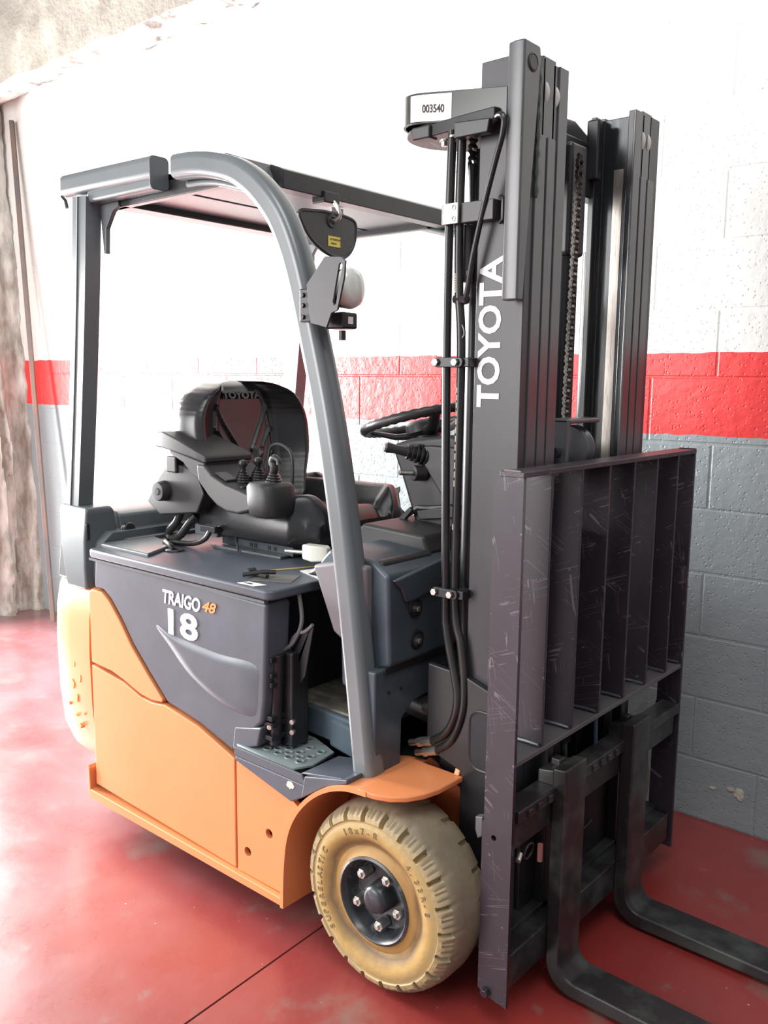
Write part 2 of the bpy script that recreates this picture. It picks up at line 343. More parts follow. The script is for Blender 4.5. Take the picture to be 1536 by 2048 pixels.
def holed(name, outline, holes, t, bev=0.0):
    """flat plate in XY with real holes; outline list, holes (x,y,rx,ry) or point lists"""
    cu = bpy.data.curves.new(name, 'CURVE'); cu.dimensions = '2D'; cu.fill_mode = 'BOTH'; cu.extrude = t / 2; cu.bevel_depth = bev
    loops = [outline]
    for h in holes:
        if len(h) == 4 and not hasattr(h[0], '__len__'):
            x, y, rx, ry = h; loops.append([(x + rx * math.cos(2 * PI * k / 14), y + ry * math.sin(2 * PI * k / 14)) for k in range(14)])
        else: loops.append(h)
    for lp in loops:
        sp = cu.splines.new('POLY'); sp.points.add(len(lp) - 1); sp.use_cyclic_u = True
        for i, p in enumerate(lp): sp.points[i].co = (p[0], p[1], 0, 1)
    return eval_curve_mesh(cu, name)
def rrect(x0, x1, y0, y1, r, n=5):
    out = []
    for cx, cy, a in ((x1 - r, y0 + r, -90), (x1 - r, y1 - r, 0), (x0 + r, y1 - r, 90), (x0 + r, y0 + r, 180)):
        for k in range(n + 1):
            t = math.radians(a + 90 * k / n); out.append((cx + r * math.cos(t), cy + r * math.sin(t)))
    return out

# ------------------------------------------------------------------ the setting
# floor with a sawn joint
def fbox(x0, x1, y0, y1): return MB().box(x0, x1, y0, y1, -0.12, 0.0)
fl = MB()
J0, J1 = Vector((-0.220, -0.75)), Vector((-0.302, 1.31))     # the joint line running under the truck
jd = (J1 - J0).normalized(); A0 = J0 - jd * 4.0; A1 = J1 + jd * 0.03; w = 0.0028
def side(sgn, xx):
    nrm = Vector((-jd.y, jd.x)) * sgn * w
    p = [A0 + nrm, A1 + nrm, Vector((xx, A1.y)), Vector((xx, A0.y))]
    return [(q.x, q.y) for q in p]
fl.prism(side(1, -9.0), 'z', -0.12, 0.0); fl.prism(side(-1, 6.0), 'z', -0.12, 0.0)
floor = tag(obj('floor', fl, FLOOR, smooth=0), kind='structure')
obj('joint_filler', MB().prism([(A0.x - .01, A0.y), (A1.x - .01, A1.y), (A1.x + .01, A1.y), (A0.x + .01, A0.y)], 'z', -0.1, -0.004), GROOVE, floor, smooth=0)

# back wall: mortar sheet with individual painted blocks set on it
WY = 1.314; WA = math.radians(0.9)
wall = tag(obj('wall_back', MB().box(-4.6, 3.0, 0.0, 0.2, -0.02, 4.6), WALL, smooth=0), kind='structure')
wall.location = (0, WY, 0); wall.rotation_euler = (0, 0, WA)
CH = 0.2029; BL = 0.4095; G = 0.005
def block_mesh(w):
    c = 0.0035; d = 0.0017; h = CH - G
    x0, x1, z0, z1 = 0.0, w - G, 0.0, h
    vs_ = [(x0, 0.01, z0), (x1, 0.01, z0), (x1, 0.01, z1), (x0, 0.01, z1), (x0, -d + .0014, z0), (x1, -d + .0014, z0), (x1, -d + .0014, z1), (x0, -d + .0014, z1), (x0 + c, -d, z0 + c), (x1 - c, -d, z0 + c), (x1 - c, -d, z1 - c), (x0 + c, -d, z1 - c)]
    fs = []
    for a, b_ in ((0, 4), (4, 8)):
        for k in range(4): fs.append((a + k, a + (k + 1) % 4, b_ + (k + 1) % 4, b_ + k))
    fs.append((8, 9, 10, 11))
    me = bpy.data.meshes.new('block'); me.from_pydata(vs_, [], fs); me.materials.append(WALL)
    return me
bm_full = block_mesh(BL)
for k in range(15):
    ph = 0.2305 if k % 2 else 0.2305 - BL / 2
    i0 = math.floor((-4.3 - ph) / BL)
    for i in range(i0, 40):
        s = ph + i * BL
        if s > 1.3: break
        b_ = link('block', bm_full, None, wall, (s + G / 2, random.uniform(-0.0003, 0.0003), k * CH + G / 2 + random.uniform(-0.001, 0.001)))
        b_.rotation_euler = (0, random.uniform(-0.0015, 0.0015), 0)
# chips of bare plaster low on the wall
def blob(cx, cz, rx, rz, y, n=18, seed=1):
    rr = random.Random(seed)
    return [(cx + rx * (1 + rr.uniform(-.35, .35)) * math.cos(2 * PI * k / n), cz + rz * (1 + rr.uniform(-.35, .35)) * math.sin(2 * PI * k / n)) for k in range(n)]
ch = MB(); ch.prism(blob(0.388, 0.125, 0.016, 0.018, 0, seed=3), 'y', -0.0050, -0.001); ch.prism(blob(0.362, 0.133, 0.011, 0.006, 0, seed=4), 'y', -0.0050, -0.001); ch.prism(blob(0.305, 0.120, 0.010, 0.004, 0, seed=5), 'y', -0.005, -0.001)
obj('paint_chip', ch, CHIP, wall, smooth=0, label='bare plaster chips low on the grey dado')

# rough concrete beam along the top of the wall, plaster daub under it
def rough_sheet(us, vs_, fn, amp, sc, seed, seam=None):
    b = MB(); g = []
    for u in us:
        row = []
        for v in vs_:
            p, nrm = fn(u, v); d = (noise.noise(Vector((p[0] * sc + seed, p[1] * sc, p[2] * sc))) + 0.5 * noise.noise(Vector((p[0] * sc * 3 + seed, p[1] * sc * 3, p[2] * sc * 3)))) * amp
            if seam is not None: d *= min(1.0, abs(v - seam) * 6)
            if seam is not None and abs(v - seam) < 1e-6: p = (p[0], p[1], p[2] + 0.02 * noise.noise(Vector((u * 4, 3, 1))))
            row.append(b.b.verts.new(Vector(p) + Vector(nrm) * d))
        g.append(row)
    for i in range(len(us) - 1):
        for j in range(len(vs_) - 1): b.b.faces.new((g[i][j], g[i + 1][j], g[i + 1][j + 1], g[i][j + 1]))
    return b
def lin(a, b, n): return [a + (b - a) * k / (n - 1) for k in range(n)]
def beam_fn(u, v):
    return beam_raw(u, v)
def beam_raw(u, v):
    # v 0..1: wall junction to outer bottom edge (underside); 1..2 front face
    y0 = WY - 0.003 + u * math.tan(WA); y1 = 1.03
    z = 2.93
    if v <= 1: return (u, y0 + (y1 - y0) * v, z + 0.03 * (1 - v) - 0.05 * math.sin(v * PI) * 0.5), (0, 0, -1)
    return (u, y1, z + (v - 1) * 1.2), (0, -1, 0)
beam = tag(obj('trim_1', rough_sheet(lin(-4.2, 1.6, 233), lin(0, 1, 16) , beam_fn, 0.03, 5, 2, seam=1.0), PLASTER, smooth=60), kind='structure')
face = rough_sheet(lin(-4.2, 1.6, 233), lin(1.0, 2.0, 40), beam_fn, 0.016, 6, 9, seam=1.0)
obj('beam_face', face, CONCB, beam, smooth=60)

# left jamb of raw layered concrete, then the doorway daylight comes through
def jamb_fn(u, v):
    # u height, v from wall corner outwards (y decreasing)
    x = -3.765 - 0.070 * u; y = 1.285 - v
    rid = 0.028 * math.tanh(3 * math.sin(v * 34 + 1.5 * math.sin(u * 1.7))) + (0.03 if 0.17 < v + 0.02 * math.sin(u * 3) < 0.22 else 0) * -1
    return (x + rid, y, u), (1, 0, 0)
jamb = tag(obj('wall_left', rough_sheet(lin(-0.02, 3.1, 240), lin(0, 0.62, 60), jamb_fn, 0.022, 7, 5), CONC, smooth=60), kind='structure')
jb = MB(); jb.box(-4.3, -3.98, 0.67, 1.30, -0.02, 3.1)
obj('jamb_core', jb, CONC, jamb, smooth=0)
obj('unseen_lintel', rough_sheet(lin(-3.6, 0.45, 120), lin(0, 1.7, 40), lambda u, v: ((-3.86 + 0.0 * u, u, 2.55 + v), (1, 0, 0)), 0.02, 6, 3), CONCB, jamb, smooth=60)  # out of view, hung low to keep doorway light off the beam
obj('dark_recess_box', MB().box(-3.99, -3.90, 0.74, 0.83, 2.45, 2.95), BLK, jamb, bev=0.004)  # black box standing in for the dark recess by the jamb

# long steel bar leaning in the corner
def LERP(a, b, t): return tuple(a[i] + (b[i] - a[i]) * t for i in range(3))
rb0, rb1 = (-3.368, 1.102, 0.018), (-3.80, 1.225, 2.83)
rod = MB().tube([rb0, rb1], 0.017, 4)
tag(obj('steel_bar', rod, DARKROD, smooth=0, bev=0.002, origin=rb0), 'long thin brown-grey steel bar leaning in the corner by the raw concrete jamb', 'bar')

# ================================================================== THE FORKLIFT
fk = bpy.data.objects.new('forklift', None); C.objects.link(fk)
tag(fk, 'orange and grey three-wheel electric forklift with tall black mast and barred load backrest', 'forklift')
YC = 0.525                                   # vehicle centre line
def mir(pts): return [(x, 2 * YC - y, z) for x, y, z in pts]

# ---------- hidden core so that nothing is hollow
core = MB(); core.box(-1.22, -0.46, 0.06, 0.99, 0.10, 0.84); core.box(-0.46, -0.315, 0.06, 0.95, 0.10, 0.40); core.box(-0.46, -0.30, 0.19, 0.95, 0.10, 0.51)
core.box(-0.27, 0.02, 0.24, 0.81, 0.12, 0.46); core.box(-1.30, -1.15, 0.2, 0.85, 0.14, 0.8)
obj('chassis', core, DARKN, fk, bev=0.004)

# ---------- counterweight
def cw_ring(z, ins, x1=-1.178, r=0.30):
    y0, y1 = 0.018 + ins, 1.032 - ins; xr = -1.59 + ins; r = r - ins * 0.5
    p = [(x1, y0, z)]
    for k in range(0, 13):
        a = math.radians(-90 - 90 * k / 12); p.append((xr + r + r * math.cos(a), y0 + r + r * math.sin(a), z))
    for k in range(0, 13):
        a = math.radians(180 - 90 * k / 12); p.append((xr + r + r * math.cos(a), y1 - r + r * math.sin(a), z))
    p.append((x1, y1, z)); return p
cw = MB().loft([cw_ring(z, i) for z, i in ((0.10, 0.20), (0.125, 0.14), (0.165, 0.075), (0.21, 0.032), (0.27, 0.012), (0.38, 0.003), (0.55, 0.0), (0.66, 0.004), (0.73, 0.014), (0.752, 0.022), (0.757, 0.03))])
obj('counterweight', cw, ORANGE, fk, smooth=40, label='orange rounded counterweight with chipped paint')
# cast groove shadow gap between counterweight and side skin
# flaked paint patches
flake = mat('flake_edge_orange', (0.86, 0.36, 0.14), 0.5)
for i, (x, z, a, b_) in enumerate([(-1.285, 0.43, .012, .02), (-1.262, 0.39, .010, .018), (-1.275, 0.33, .014, .006), (-1.24, 0.46, .006, .02), (-1.25, 0.30, .012, .010), (-1.228, 0.345, .010, .004), (-1.31, 0.36, .006, .008), (-1.272, 0.50, .006, .012)]):
    obj('flaked_paint', MB().prism(blob(x, z, a * 0.7, b_ * 0.7, 0, n=12, seed=i + 20), 'y', 0.0174, 0.030), flake, fk, bev=0.0006, smooth=0)
# grey rear hood above the counterweight
rh = MB().loft([cw_ring(z, i, -1.16, 0.30) for z, i in ((0.758, 0.035), (0.80, 0.035), (0.86, 0.042), (0.90, 0.055), (0.925, 0.085))])
obj('rear_hood', rh, GREY_L, fk, smooth=40)
rw = MB().prism([(-1.40, 0.90), (-1.20, 0.90), (-1.215, 0.968), (-1.235, 0.978), (-1.36, 0.978)], 'y', 0.16, 0.90)
obj('rear_ledge', rw, GREY_L, fk, bev=0.008)
kn = MB().cyl((-1.20, 0.178, 0.925), (-1.178, 0.178, 0.925), 0.021); obj('rear_knob', kn, PLAS, fk, bev=0.004)
obj('rear_ledge_tray', MB().box(-1.20, -1.13, 0.14, 0.95, 0.86, 0.905), GREY, fk, bev=0.006)

# ---------- orange skin of the right side (pieces with real gaps)
SY = 0.012
def panel(name, pts, m, y0=SY, y1=0.045, bev=0.004, label=None, mirror=True):
    o = obj(name, MB().prism(pts, 'y', y0, y1), m, fk, bev=bev, label=label)
    if mirror:
        b_ = MB().prism(pts, 'y', 2 * YC - y1, 2 * YC - y0); obj(name, b_, m, fk, bev=bev)
    return o
panel('corner_panel', [(-1.158, 0.533), (-1.158, 0.752), (-1.145, 0.765), (-1.09, 0.765), (-1.055, 0.745), (-1.005, 0.698), (-0.945, 0.628), (-0.865, 0.557), (-0.797, 0.500), (-0.80, 0.492), (-0.850, 0.487), (-0.905, 0.492), (-0.99, 0.516), (-1.05, 0.528)][::-1], ORANGE)
panel('side_panel', [(-1.158, 0.135), (-0.507, 0.112), (-0.487, 0.112), (-0.487, 0.418), (-0.64, 0.466), (-0.790, 0.488), (-0.850, 0.480), (-0.905, 0.484), (-0.99, 0.508), (-1.158, 0.525)], ORANGE, label='large dented orange lower side panel')
arch = [(-0.305, 0.110), (-0.300, 0.200), (-0.288, 0.286), (-0.264, 0.335), (-0.245, 0.362)]
fp_ = [(-0.479, 0.112), (-0.303, 0.112)] + arch[1:] + [(-0.270, 0.375), (-0.479, 0.415)]
# front orange panel with its two round holes
me = holed('front_panel', fp_, [(-0.356, 0.256, 0.013, 0.013), (-0.439, 0.176, 0.013, 0.013)], 0.014)
me.transform(Matrix(((1, 0, 0, 0), (0, 0, 1, SY + 0.007), (0, 1, 0, 0), (0, 0, 0, 1)))); link('front_panel', me, ORANGE, fk)
me2 = me.copy(); me2.transform(Matrix(((1, 0, 0, 0), (0, -1, 0, 2 * YC), (0, 0, 1, 0), (0, 0, 0, 1)))); me2.flip_normals(); link('front_panel', me2, None, fk)
me.materials.clear() if len(me.materials) > 1 else None
skirt = MB(); skirt.prism([(-1.182, 0.088), (-0.300, 0.086), (-0.300, 0.108), (-1.170, 0.118), (-1.172, 0.188), (-1.182, 0.196)], 'y', -0.002, 0.06)
obj('bottom_rail', skirt, ORANGE, fk, bev=0.003)
sk2 = MB(); sk2.prism([(-1.182, 0.088), (-0.300, 0.086), (-0.300, 0.108), (-1.182, 0.118)], 'y', 1.0, 1.052); obj('bottom_rail', sk2, ORANGE, fk, bev=0.003)
gap = MB(); gap.box(-1.176, -0.31, 0.030, 0.2, 0.10, 0.41); obj('gap_backing', gap, BLK, fk, smooth=0)

# wheel arch: bent sheet, then flat fender top with rounded tip
def sheet(path, y0, y1, t):
    # path in (x,z); constant thickness strip
    b = MB(); n = len(path); inn = []
    for i in range(n):
        a = Vector(path[max(i - 1, 0)]); c = Vector(path[min(i + 1, n - 1)]); d = (c - a).normalized(); nn = Vector((-d.y, d.x)); inn.append((path[i][0] - nn.x * t, path[i][1] - nn.y * t))
    return b.prism(path + inn[::-1], 'y', y0, y1)
ap = smooth_path([(-0.292, 0.092, 0), (-0.288, 0.20, 0), (-0.276, 0.285, 0), (-0.248, 0.352, 0), (-0.200, 0.412, 0), (-0.140, 0.457, 0), (-0.075, 0.482, 0), (-0.01, 0.489, 0)], 5)
ap = [(p.x, p.y) for p in ap]
def fender(nm, f):
    b = sheet(ap, *sorted((f(-0.012), f(0.215))), 0.011); o = obj(nm, b, ORANGE, fk, smooth=50, label='orange fender over the front wheel')
    tip = [(-0.035, f(-0.012)), (0.01, f(-0.008)), (0.045, f(0.005)), (0.074, f(0.030)), (0.094, f(0.065)), (0.105, f(0.11)), (0.108, f(0.20)), (-0.035, f(0.20))]
    obj('fender_tip', MB().prism(tip, 'z', 0.476, 0.490), ORANGE, fk, bev=0.004)
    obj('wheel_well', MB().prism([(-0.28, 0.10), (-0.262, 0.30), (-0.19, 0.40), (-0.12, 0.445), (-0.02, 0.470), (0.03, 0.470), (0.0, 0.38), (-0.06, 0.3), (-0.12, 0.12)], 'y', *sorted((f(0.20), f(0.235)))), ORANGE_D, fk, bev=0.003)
    obj('fender_bracket', MB().prism([(f(0.19), 0.49), (f(0.30), 0.49), (f(0.30), 0.58), (f(0.235), 0.575)], 'x', 0.085, 0.10), ORANGE, fk, bev=0.003)
fender('fender', lambda y: y); fender('fender', lambda y: 2 * YC - y)

# ---------- grey battery side cover with its pressed swoosh
cov = [(-1.135, 0.768), (-1.085, 0.770), (-1.05, 0.750), (-1.0, 0.703), (-0.94, 0.633), (-0.86, 0.562), (-0.79, 0.503), (-0.783, 0.495), (-0.64, 0.473), (-0.50, 0.433), (-0.485, 0.452), (-0.476, 0.468), (-0.425, 0.500), (-0.412, 0.515), (-0.385, 0.54), (-0.375, 0.600), (-0.362, 0.855), (-1.125, 0.872)]
panel('battery_side_cover', cov, GREY, y0=0.016, y1=0.10, bev=0.012, label='dark grey side cover carrying the model lettering')
def pressed(pts, depth, steps=5):
    # bulged raised field: rings shrinking towards the middle
    cx = sum(p[0] for p in pts) / len(pts); cz = sum(p[1] for p in pts) / len(pts); rings = []
    for k in range(steps + 1):
        s_ = 1 - 0.42 * (k / steps) ** 1.2; rings.append([(cx + (p[0] - cx) * s_, 0.0175 - depth * math.sin(PI / 2 * k / steps), cz + (p[1] - cz) * s_) for p in pts])
    return MB().loft(rings)
sw = smooth_path([(-0.83, 0.716, 0), (-0.72, 0.700, 0), (-0.55, 0.690, 0), (-0.40, 0.690, 0), (-0.392, 0.62, 0), (-0.405, 0.553, 0), (-0.49, 0.545, 0), (-0.573, 0.560, 0), (-0.679, 0.602, 0), (-0.766, 0.664, 0)], 5, closed=True)
obj('pressed_swoosh', pressed([(p.x, p.y) for p in sw], 0.009, 8), GREY, fk, smooth=60)
lip = MB(); lip.prism([(-0.50, 0.437), (-0.40, 0.475), (-0.385, 0.53), (-0.49, 0.505)], 'y', 0.0145, 0.10); obj('cover_foot', lip, GREY, fk, bev=0.006)
# lettering on the cover
dk = part('model_lettering', fk, 'white and orange model lettering on the side cover')
text('letters', 'TRAIGO', 0.052, WHITE, dk, (-0.785, 0.0145, 0.787), (1, 0, 0.0), (0, 0, 1), bold=0.0013, shear=0.15, width=0.165)
text('number', '18', 0.098, WHITE, dk, (-0.762, 0.0145, 0.704), (1, 0, 0), (0, 0, 1), bold=0.0026, width=0.130, depth=0.0012)
text('suffix', '48', 0.038, ORPRT, dk, (-0.612, 0.0145, 0.794), (1, 0, 0), (0, 0, 1), bold=0.001, shear=0.3, width=0.058)

# ---------- deck (battery hood)
deck = MB(); deck.prism(rrect(-1.145, -0.335, 0.002, 1.048, 0.025), 'z', 0.866, 0.892)
obj('battery_hood', deck, GREY, fk, bev=0.007, seg=3, label='dark grey battery hood under the seat')
obj('hood_trim_line', MB().box(-1.14, -0.36, 0.006, 0.02, 0.857, 0.864), GREY_L, fk, smooth=0)
obj('hood_corner', MB().prism([(-1.145, 0.05), (-0.90, 0.05), (-0.98, 0.20), (-1.145, 0.24)], 'z', 0.88, 0.902), GREY_L, fk, bev=0.006)
obj('hood_front_wall', MB().box(-0.475, -0.452, 0.10, 1.0, 0.50, 0.868), DARKN, fk, bev=0.004)
# decals on the deck, each a flat print at its own place
st = part('safety_sticker', fk); obj('paper', MB().prism([(-0.462, 0.008), (-0.402, 0.012), (-0.388, 0.040), (-0.448, 0.036)], 'z', 0.893, 0.8945), LABEL, st, smooth=0)
text('print', 'AVISO', 0.010, INK, st, (-0.447, 0.016, 0.8947), (1, 0.07, 0), (-0.07, 1, 0))
obj('warning_sticker', MB().prism([(-0.448, 0.215), (-0.432, 0.300), (-0.345, 0.262), (-0.342, 0.180)], 'z', 0.8925, 0.894), LABEL, fk, smooth=0)
obj('yellow_strip', MB().prism([(-0.52, 0.165), (-0.505, 0.165), (-0.452, 0.285), (-0.462, 0.288)], 'z', 0.8925, 0.8935), mat('worn_yellow', (0.42, 0.30, 0.10), 0.6), fk, smooth=0)
obj('worn_sticker', MB().prism([(-0.46, 0.045), (-0.50, 0.12), (-0.41, 0.18), (-0.365, 0.10)], 'z', 0.8925, 0.8932), mat('worn_print_grey', (0.13, 0.125, 0.12), 0.6), fk, smooth=0)
lt = part('hood_latch', fk); obj('lever', MB().box(-0.52, -0.44, 0.084, 0.098, 0.895, 0.905), PLAS, lt, bev=0.003); obj('pivot', MB().cyl((-0.505, 0.078, 0.903), (-0.505, 0.104, 0.903), 0.009), PLAS, lt)
obj('lever_end', MB().tube([(-0.50, 0.06, 0.900), (-0.46, 0.095, 0.908), (-0.44, 0.12, 0.906)], 0.006, 8), PLAS, lt)

# ---------- front cowl, floor, step
cowl = MB(); cowl.prism([(-0.275, 0.96), (-0.24, 0.995), (-0.10, 0.985), (-0.052, 0.955), (-0.045, 0.74), (-0.072, 0.728), (-0.078, 0.66), (-0.20, 0.66), (-0.205, 0.80)], 'y', 0.11, 0.94)
cw_m = obj('front_cowl', cowl, BLUEG, fk, bev=0.010, seg=3, label='blue-grey front cowl with two deep bolt dimples')
low = MB(); low.prism([(0.07, 0.475), (0.168, 0.475), (0.172, 0.596), (0.215, 0.628), (0.30, 0.634), (0.345, 0.61), (0.40, 0.61), (0.40, 0.735), (0.07, 0.735)], 'x', -0.085, -0.055)
obj('cowl_lower', low, BLUEG, fk, bev=0.006)
obj('cowl_band', MB().box(-0.075, -0.050, 0.10, 0.95, 0.722, 0.738), BLK, fk, bev=0.002)
obj('cowl_relief', MB().prism([(0.12, 0.945), (0.33, 0.975), (0.33, 0.91), (0.20, 0.885), (0.165, 0.885), (0.145, 0.925)], 'x', -0.055, -0.040), BLUEG, fk, bev=0.006)
for y, z in ((0.205, 0.868), (0.212, 0.787)):
    d = part('bolt_dimple', fk); obj('cup', MB().lathe([(0.026, -0.0455), (0.022, -0.0425), (0.017, -0.043), (0.014, -0.050), (0.0, -0.0505)], (0, y, z), 'x', 24), BLK, d, smooth=60)
    obj('bolt', MB().cyl((-0.052, y + 0.004, z - 0.006), (-0.038, y + 0.004, z - 0.006), 0.007, seg=6), CHROME, d, bev=0.001)
obj('cowl_wing', MB().prism([(-0.275, 0.955), (-0.19, 0.975), (-0.10, 0.975), (-0.10, 0.80), (-0.165, 0.78), (-0.205, 0.80)], 'y', 0.085, 0.115), PINKG, fk, bev=0.010, seg=3)
for y, z in ((0.088, 0.676), (0.133, 0.675)): obj('cowl_rivet', MB().cyl((-0.056, y + .03, z), (-0.052, y + .03, z), 0.0035, seg=8), BLK, fk)
# dash top behind the cowl
obj('dash_top', MB().prism([(-0.36, 0.935), (-0.08, 0.975), (-0.10, 1.02), (-0.30, 1.03), (-0.38, 0.97)], 'y', 0.30, 0.94), PLASL, fk, bev=0.01)
obj('dash_wedge', MB().prism([(-0.34, 0.915), (-0.24, 0.985), (-0.08, 0.985), (-0.08, 0.915)], 'y', 0.12, 0.32), PLASL, fk, bev=0.012)
# the steering column, wheel, lever and key
scol = part('steering_column', fk)
obj('housing', MB().prism([(-0.345, 1.225), (-0.28, 1.245), (-0.14, 1.262), (-0.06, 1.24), (-0.06, 0.98), (-0.215, 0.98), (-0.258, 1.02), (-0.306, 1.14)], 'y', 0.46, 0.66), PLASL, scol, bev=0.015, seg=3)
obj('housing_side', MB().prism([(-0.26, 1.225), (-0.12, 1.05), (-0.08, 1.03), (-0.08, 1.23), (-0.2, 1.232)], 'y', 0.452, 0.47), PLAS, scol, bev=0.006)
lv = [(-0.235, 0.462, 1.205), (-0.262, 0.436, 1.212), (-0.285, 0.412, 1.219), (-0.303, 0.396, 1.224)]
obj('direction_lever', MB().tube(lv, [0.016, 0.014, 0.012, 0.015], 12), PLAS, scol, bev=0.002)
bl = MB()
for k in range(5):
    t = k / 4; c0 = Vector((-0.228, 0.468, 1.203)).lerp(Vector((-0.262, 0.436, 1.212)), t); d_ = Vector((-0.03, -0.038, 0.009)).normalized() * 0.0035
    bl.cyl(c0 - d_, c0 + d_, 0.031 - 0.010 * t, seg=18)
obj('lever_bellows', bl, RUB, scol, bev=0.001)
obj('lever_cap', MB().cyl((-0.303, 0.396, 1.224), (-0.307, 0.391, 1.225), 0.013), CHROME, scol)
obj('ignition_switch', MB().cyl((-0.222, 0.462, 1.155), (-0.238, 0.430, 1.157), 0.021), PLAS, scol, bev=0.003)
obj('ignition_key', MB().cyl((-0.238, 0.430, 1.157), (-0.258, 0.396, 1.159), 0.007), CHROME, scol, bev=0.001)
obj('hanging_key', MB().prism([(x + 0.072, z + 0.02) for x, z in [(-0.334, 1.098), (-0.316, 1.104), (-0.315, 1.092), (-0.320, 1.085), (-0.312, 1.045), (-0.318, 1.050), (-0.327, 1.084)]], 'y', 0.380, 0.383), CHAIN, scol, smooth=0)
obj('tilt_lever', MB().tube([(-0.265, 0.44, 1.04), (-0.235, 0.45, 1.062), (-0.20, 0.45, 1.064), (-0.12, 0.45, 1.075)], 0.008, 8), PLAS, scol)
obj('tilt_paddle', MB().prism([(-0.290, 1.030), (-0.272, 1.022), (-0.242, 1.055), (-0.250, 1.065)], 'y', 0.432, 0.446), PLASL, scol, bev=0.003)
obj('dash_tray', MB().prism([(-0.235, 1.055), (-0.09, 1.085), (-0.09, 1.05), (-0.225, 1.03)], 'y', 0.44, 0.68), BLK, scol, bev=0.004)
stw = part('steering_wheel', fk, 'black three-spoke steering wheel')
SWC = Vector((-0.305, 0.56, 1.292)); sx_ = Vector((0.965, 0, 0.262)).normalized(); sy_ = Vector((0, 1, 0)); sz_ = sx_.cross(sy_)
rimp = [SWC + (sx_ * math.cos(a) + sy_ * math.sin(a)) * 0.168 for a in [2 * PI * k / 72 for k in range(72)]]
obj('rim', MB().tube(rimp, [0.0135 + 0.0013 * math.cos(k * PI * 0.999) for k in range(72)], 12, closed=True), PLAS, stw, smooth=70)
for a in (200, 320, 80):
    a = math.radians(a); d_ = sx_ * math.cos(a) + sy_ * math.sin(a)
    obj('spoke', MB().tube([SWC + d_ * 0.02 - sz_ * 0.04, SWC + d_ * 0.09 - sz_ * 0.030, SWC + d_ * 0.164], [0.026, 0.018, 0.012], 10, flat=(1, 0.5)), PLAS, stw, smooth=60)
obj('hub', MB().lathe([(0, 0.0), (0.045, -0.002), (0.056, -0.012), (0.056, -0.034), (0.040, -0.045), (0.036, -0.085), (0, -0.085)], (0, 0, 0), 'z', 28).xf(Matrix.Translation(SWC) @ Matrix((sx_, sy_, sz_)).transposed().to_4x4()), PLAS, stw, smooth=40)
# floor and step
obj('foot_floor', MB().box(-0.455, -0.17, 0.185, 0.95, 0.52, 0.553), MAT, fk, bev=0.004, label='worn rubber foot mat')
obj('floor_edge', MB().prism([(-0.45, 0.178), (-0.20, 0.165), (-0.11, 0.145), (-0.11, 0.19), (-0.40, 0.23), (-0.45, 0.23)], 'z', 0.47, 0.548), RISER, fk, bev=0.008, seg=3)
obj('step_riser', MB().prism([(-0.30, 0.170), (-0.09, 0.128), (-0.09, 0.20), (-0.30, 0.21)], 'z', 0.455, 0.538), RISER, fk, bev=0.012, seg=3)
stp = part('entry_step', fk, 'grey perforated entry step with worn edge')
hs = []
for r_ in range(4):
    for c_ in range(5):
        x = -0.432 + c_ * 0.0395; y = 0.043 + r_ * 0.037 - (0.0 if c_ % 1 == 0 else 0)
        if c_ == 0 and r_ == 0 or (c_, r_) in ((4, 3), (3, 3)): 
            if r_: continue
        hs.append((x, y, 0.0085, 0.0085))
for c_ in range(4): hs.append((-0.412 + c_ * 0.0395, 0.061, 0.006, 0.006))
plate = [(-0.474, 0.010), (-0.262, 0.004), (-0.237, 0.048), (-0.250, 0.140), (-0.292, 0.155), (-0.353, 0.174), (-0.456, 0.174), (-0.482, 0.096), (-0.490, 0.05)]
me = holed('tread_plate', plate, hs, 0.005, 0.0); me.transform(Matrix.Translation((0, 0, 0.4615))); link('tread_plate', me, STEP, stp)
obj('step_rim', MB().prism([(-0.472, 0.436), (-0.210, 0.436), (-0.225, 0.460), (-0.474, 0.460)], 'y', 0.000, 0.007), GREY, stp, bev=0.002)
for x, y, a, b_ in hs[::1]:
    obj('hole_collar', MB().lathe([(0.0085, 0.0), (0.0092, 0.002), (0.0112, 0.002), (0.0120, 0.0)], (x, y, 0.4640), 'z', 14), STEP, stp, smooth=60)
obj('step_box', MB().prism([(-0.470, 0.436), (-0.205, 0.436), (-0.225, 0.40), (-0.262, 0.378), (-0.470, 0.424)], 'y', -0.001, 0.165), GREY, stp, bev=0.004)
obj('hole_shade_sheet', MB().box(-0.46, -0.245, 0.006, 0.160, 0.4362, 0.4372), INK, stp, smooth=0)  # black sheet under the plate, paints the shade inside the holes
obj('step_end_cap', MB().prism([(-0.232, 0.460), (-0.075, 0.478), (-0.075, 0.487), (-0.10, 0.490), (-0.222, 0.466)], 'y', 0.002, 0.13), GREY, stp, bev=0.004)
obj('step_side', MB().prism([(-0.225, 0.400), (-0.213, 0.460), (-0.075, 0.494), (-0.075, 0.484), (-0.150, 0.452)], 'y', -0.003, 0.10), GREY, stp, bev=0.003)
obj('paint_scuff', MB().prism(blob(-0.262, 0.422, 0.014, 0.010, 0, seed=9), 'y', -0.0022, -0.0008), mat('pale_scuff', (0.55, 0.56, 0.48), 0.7), stp, smooth=0)
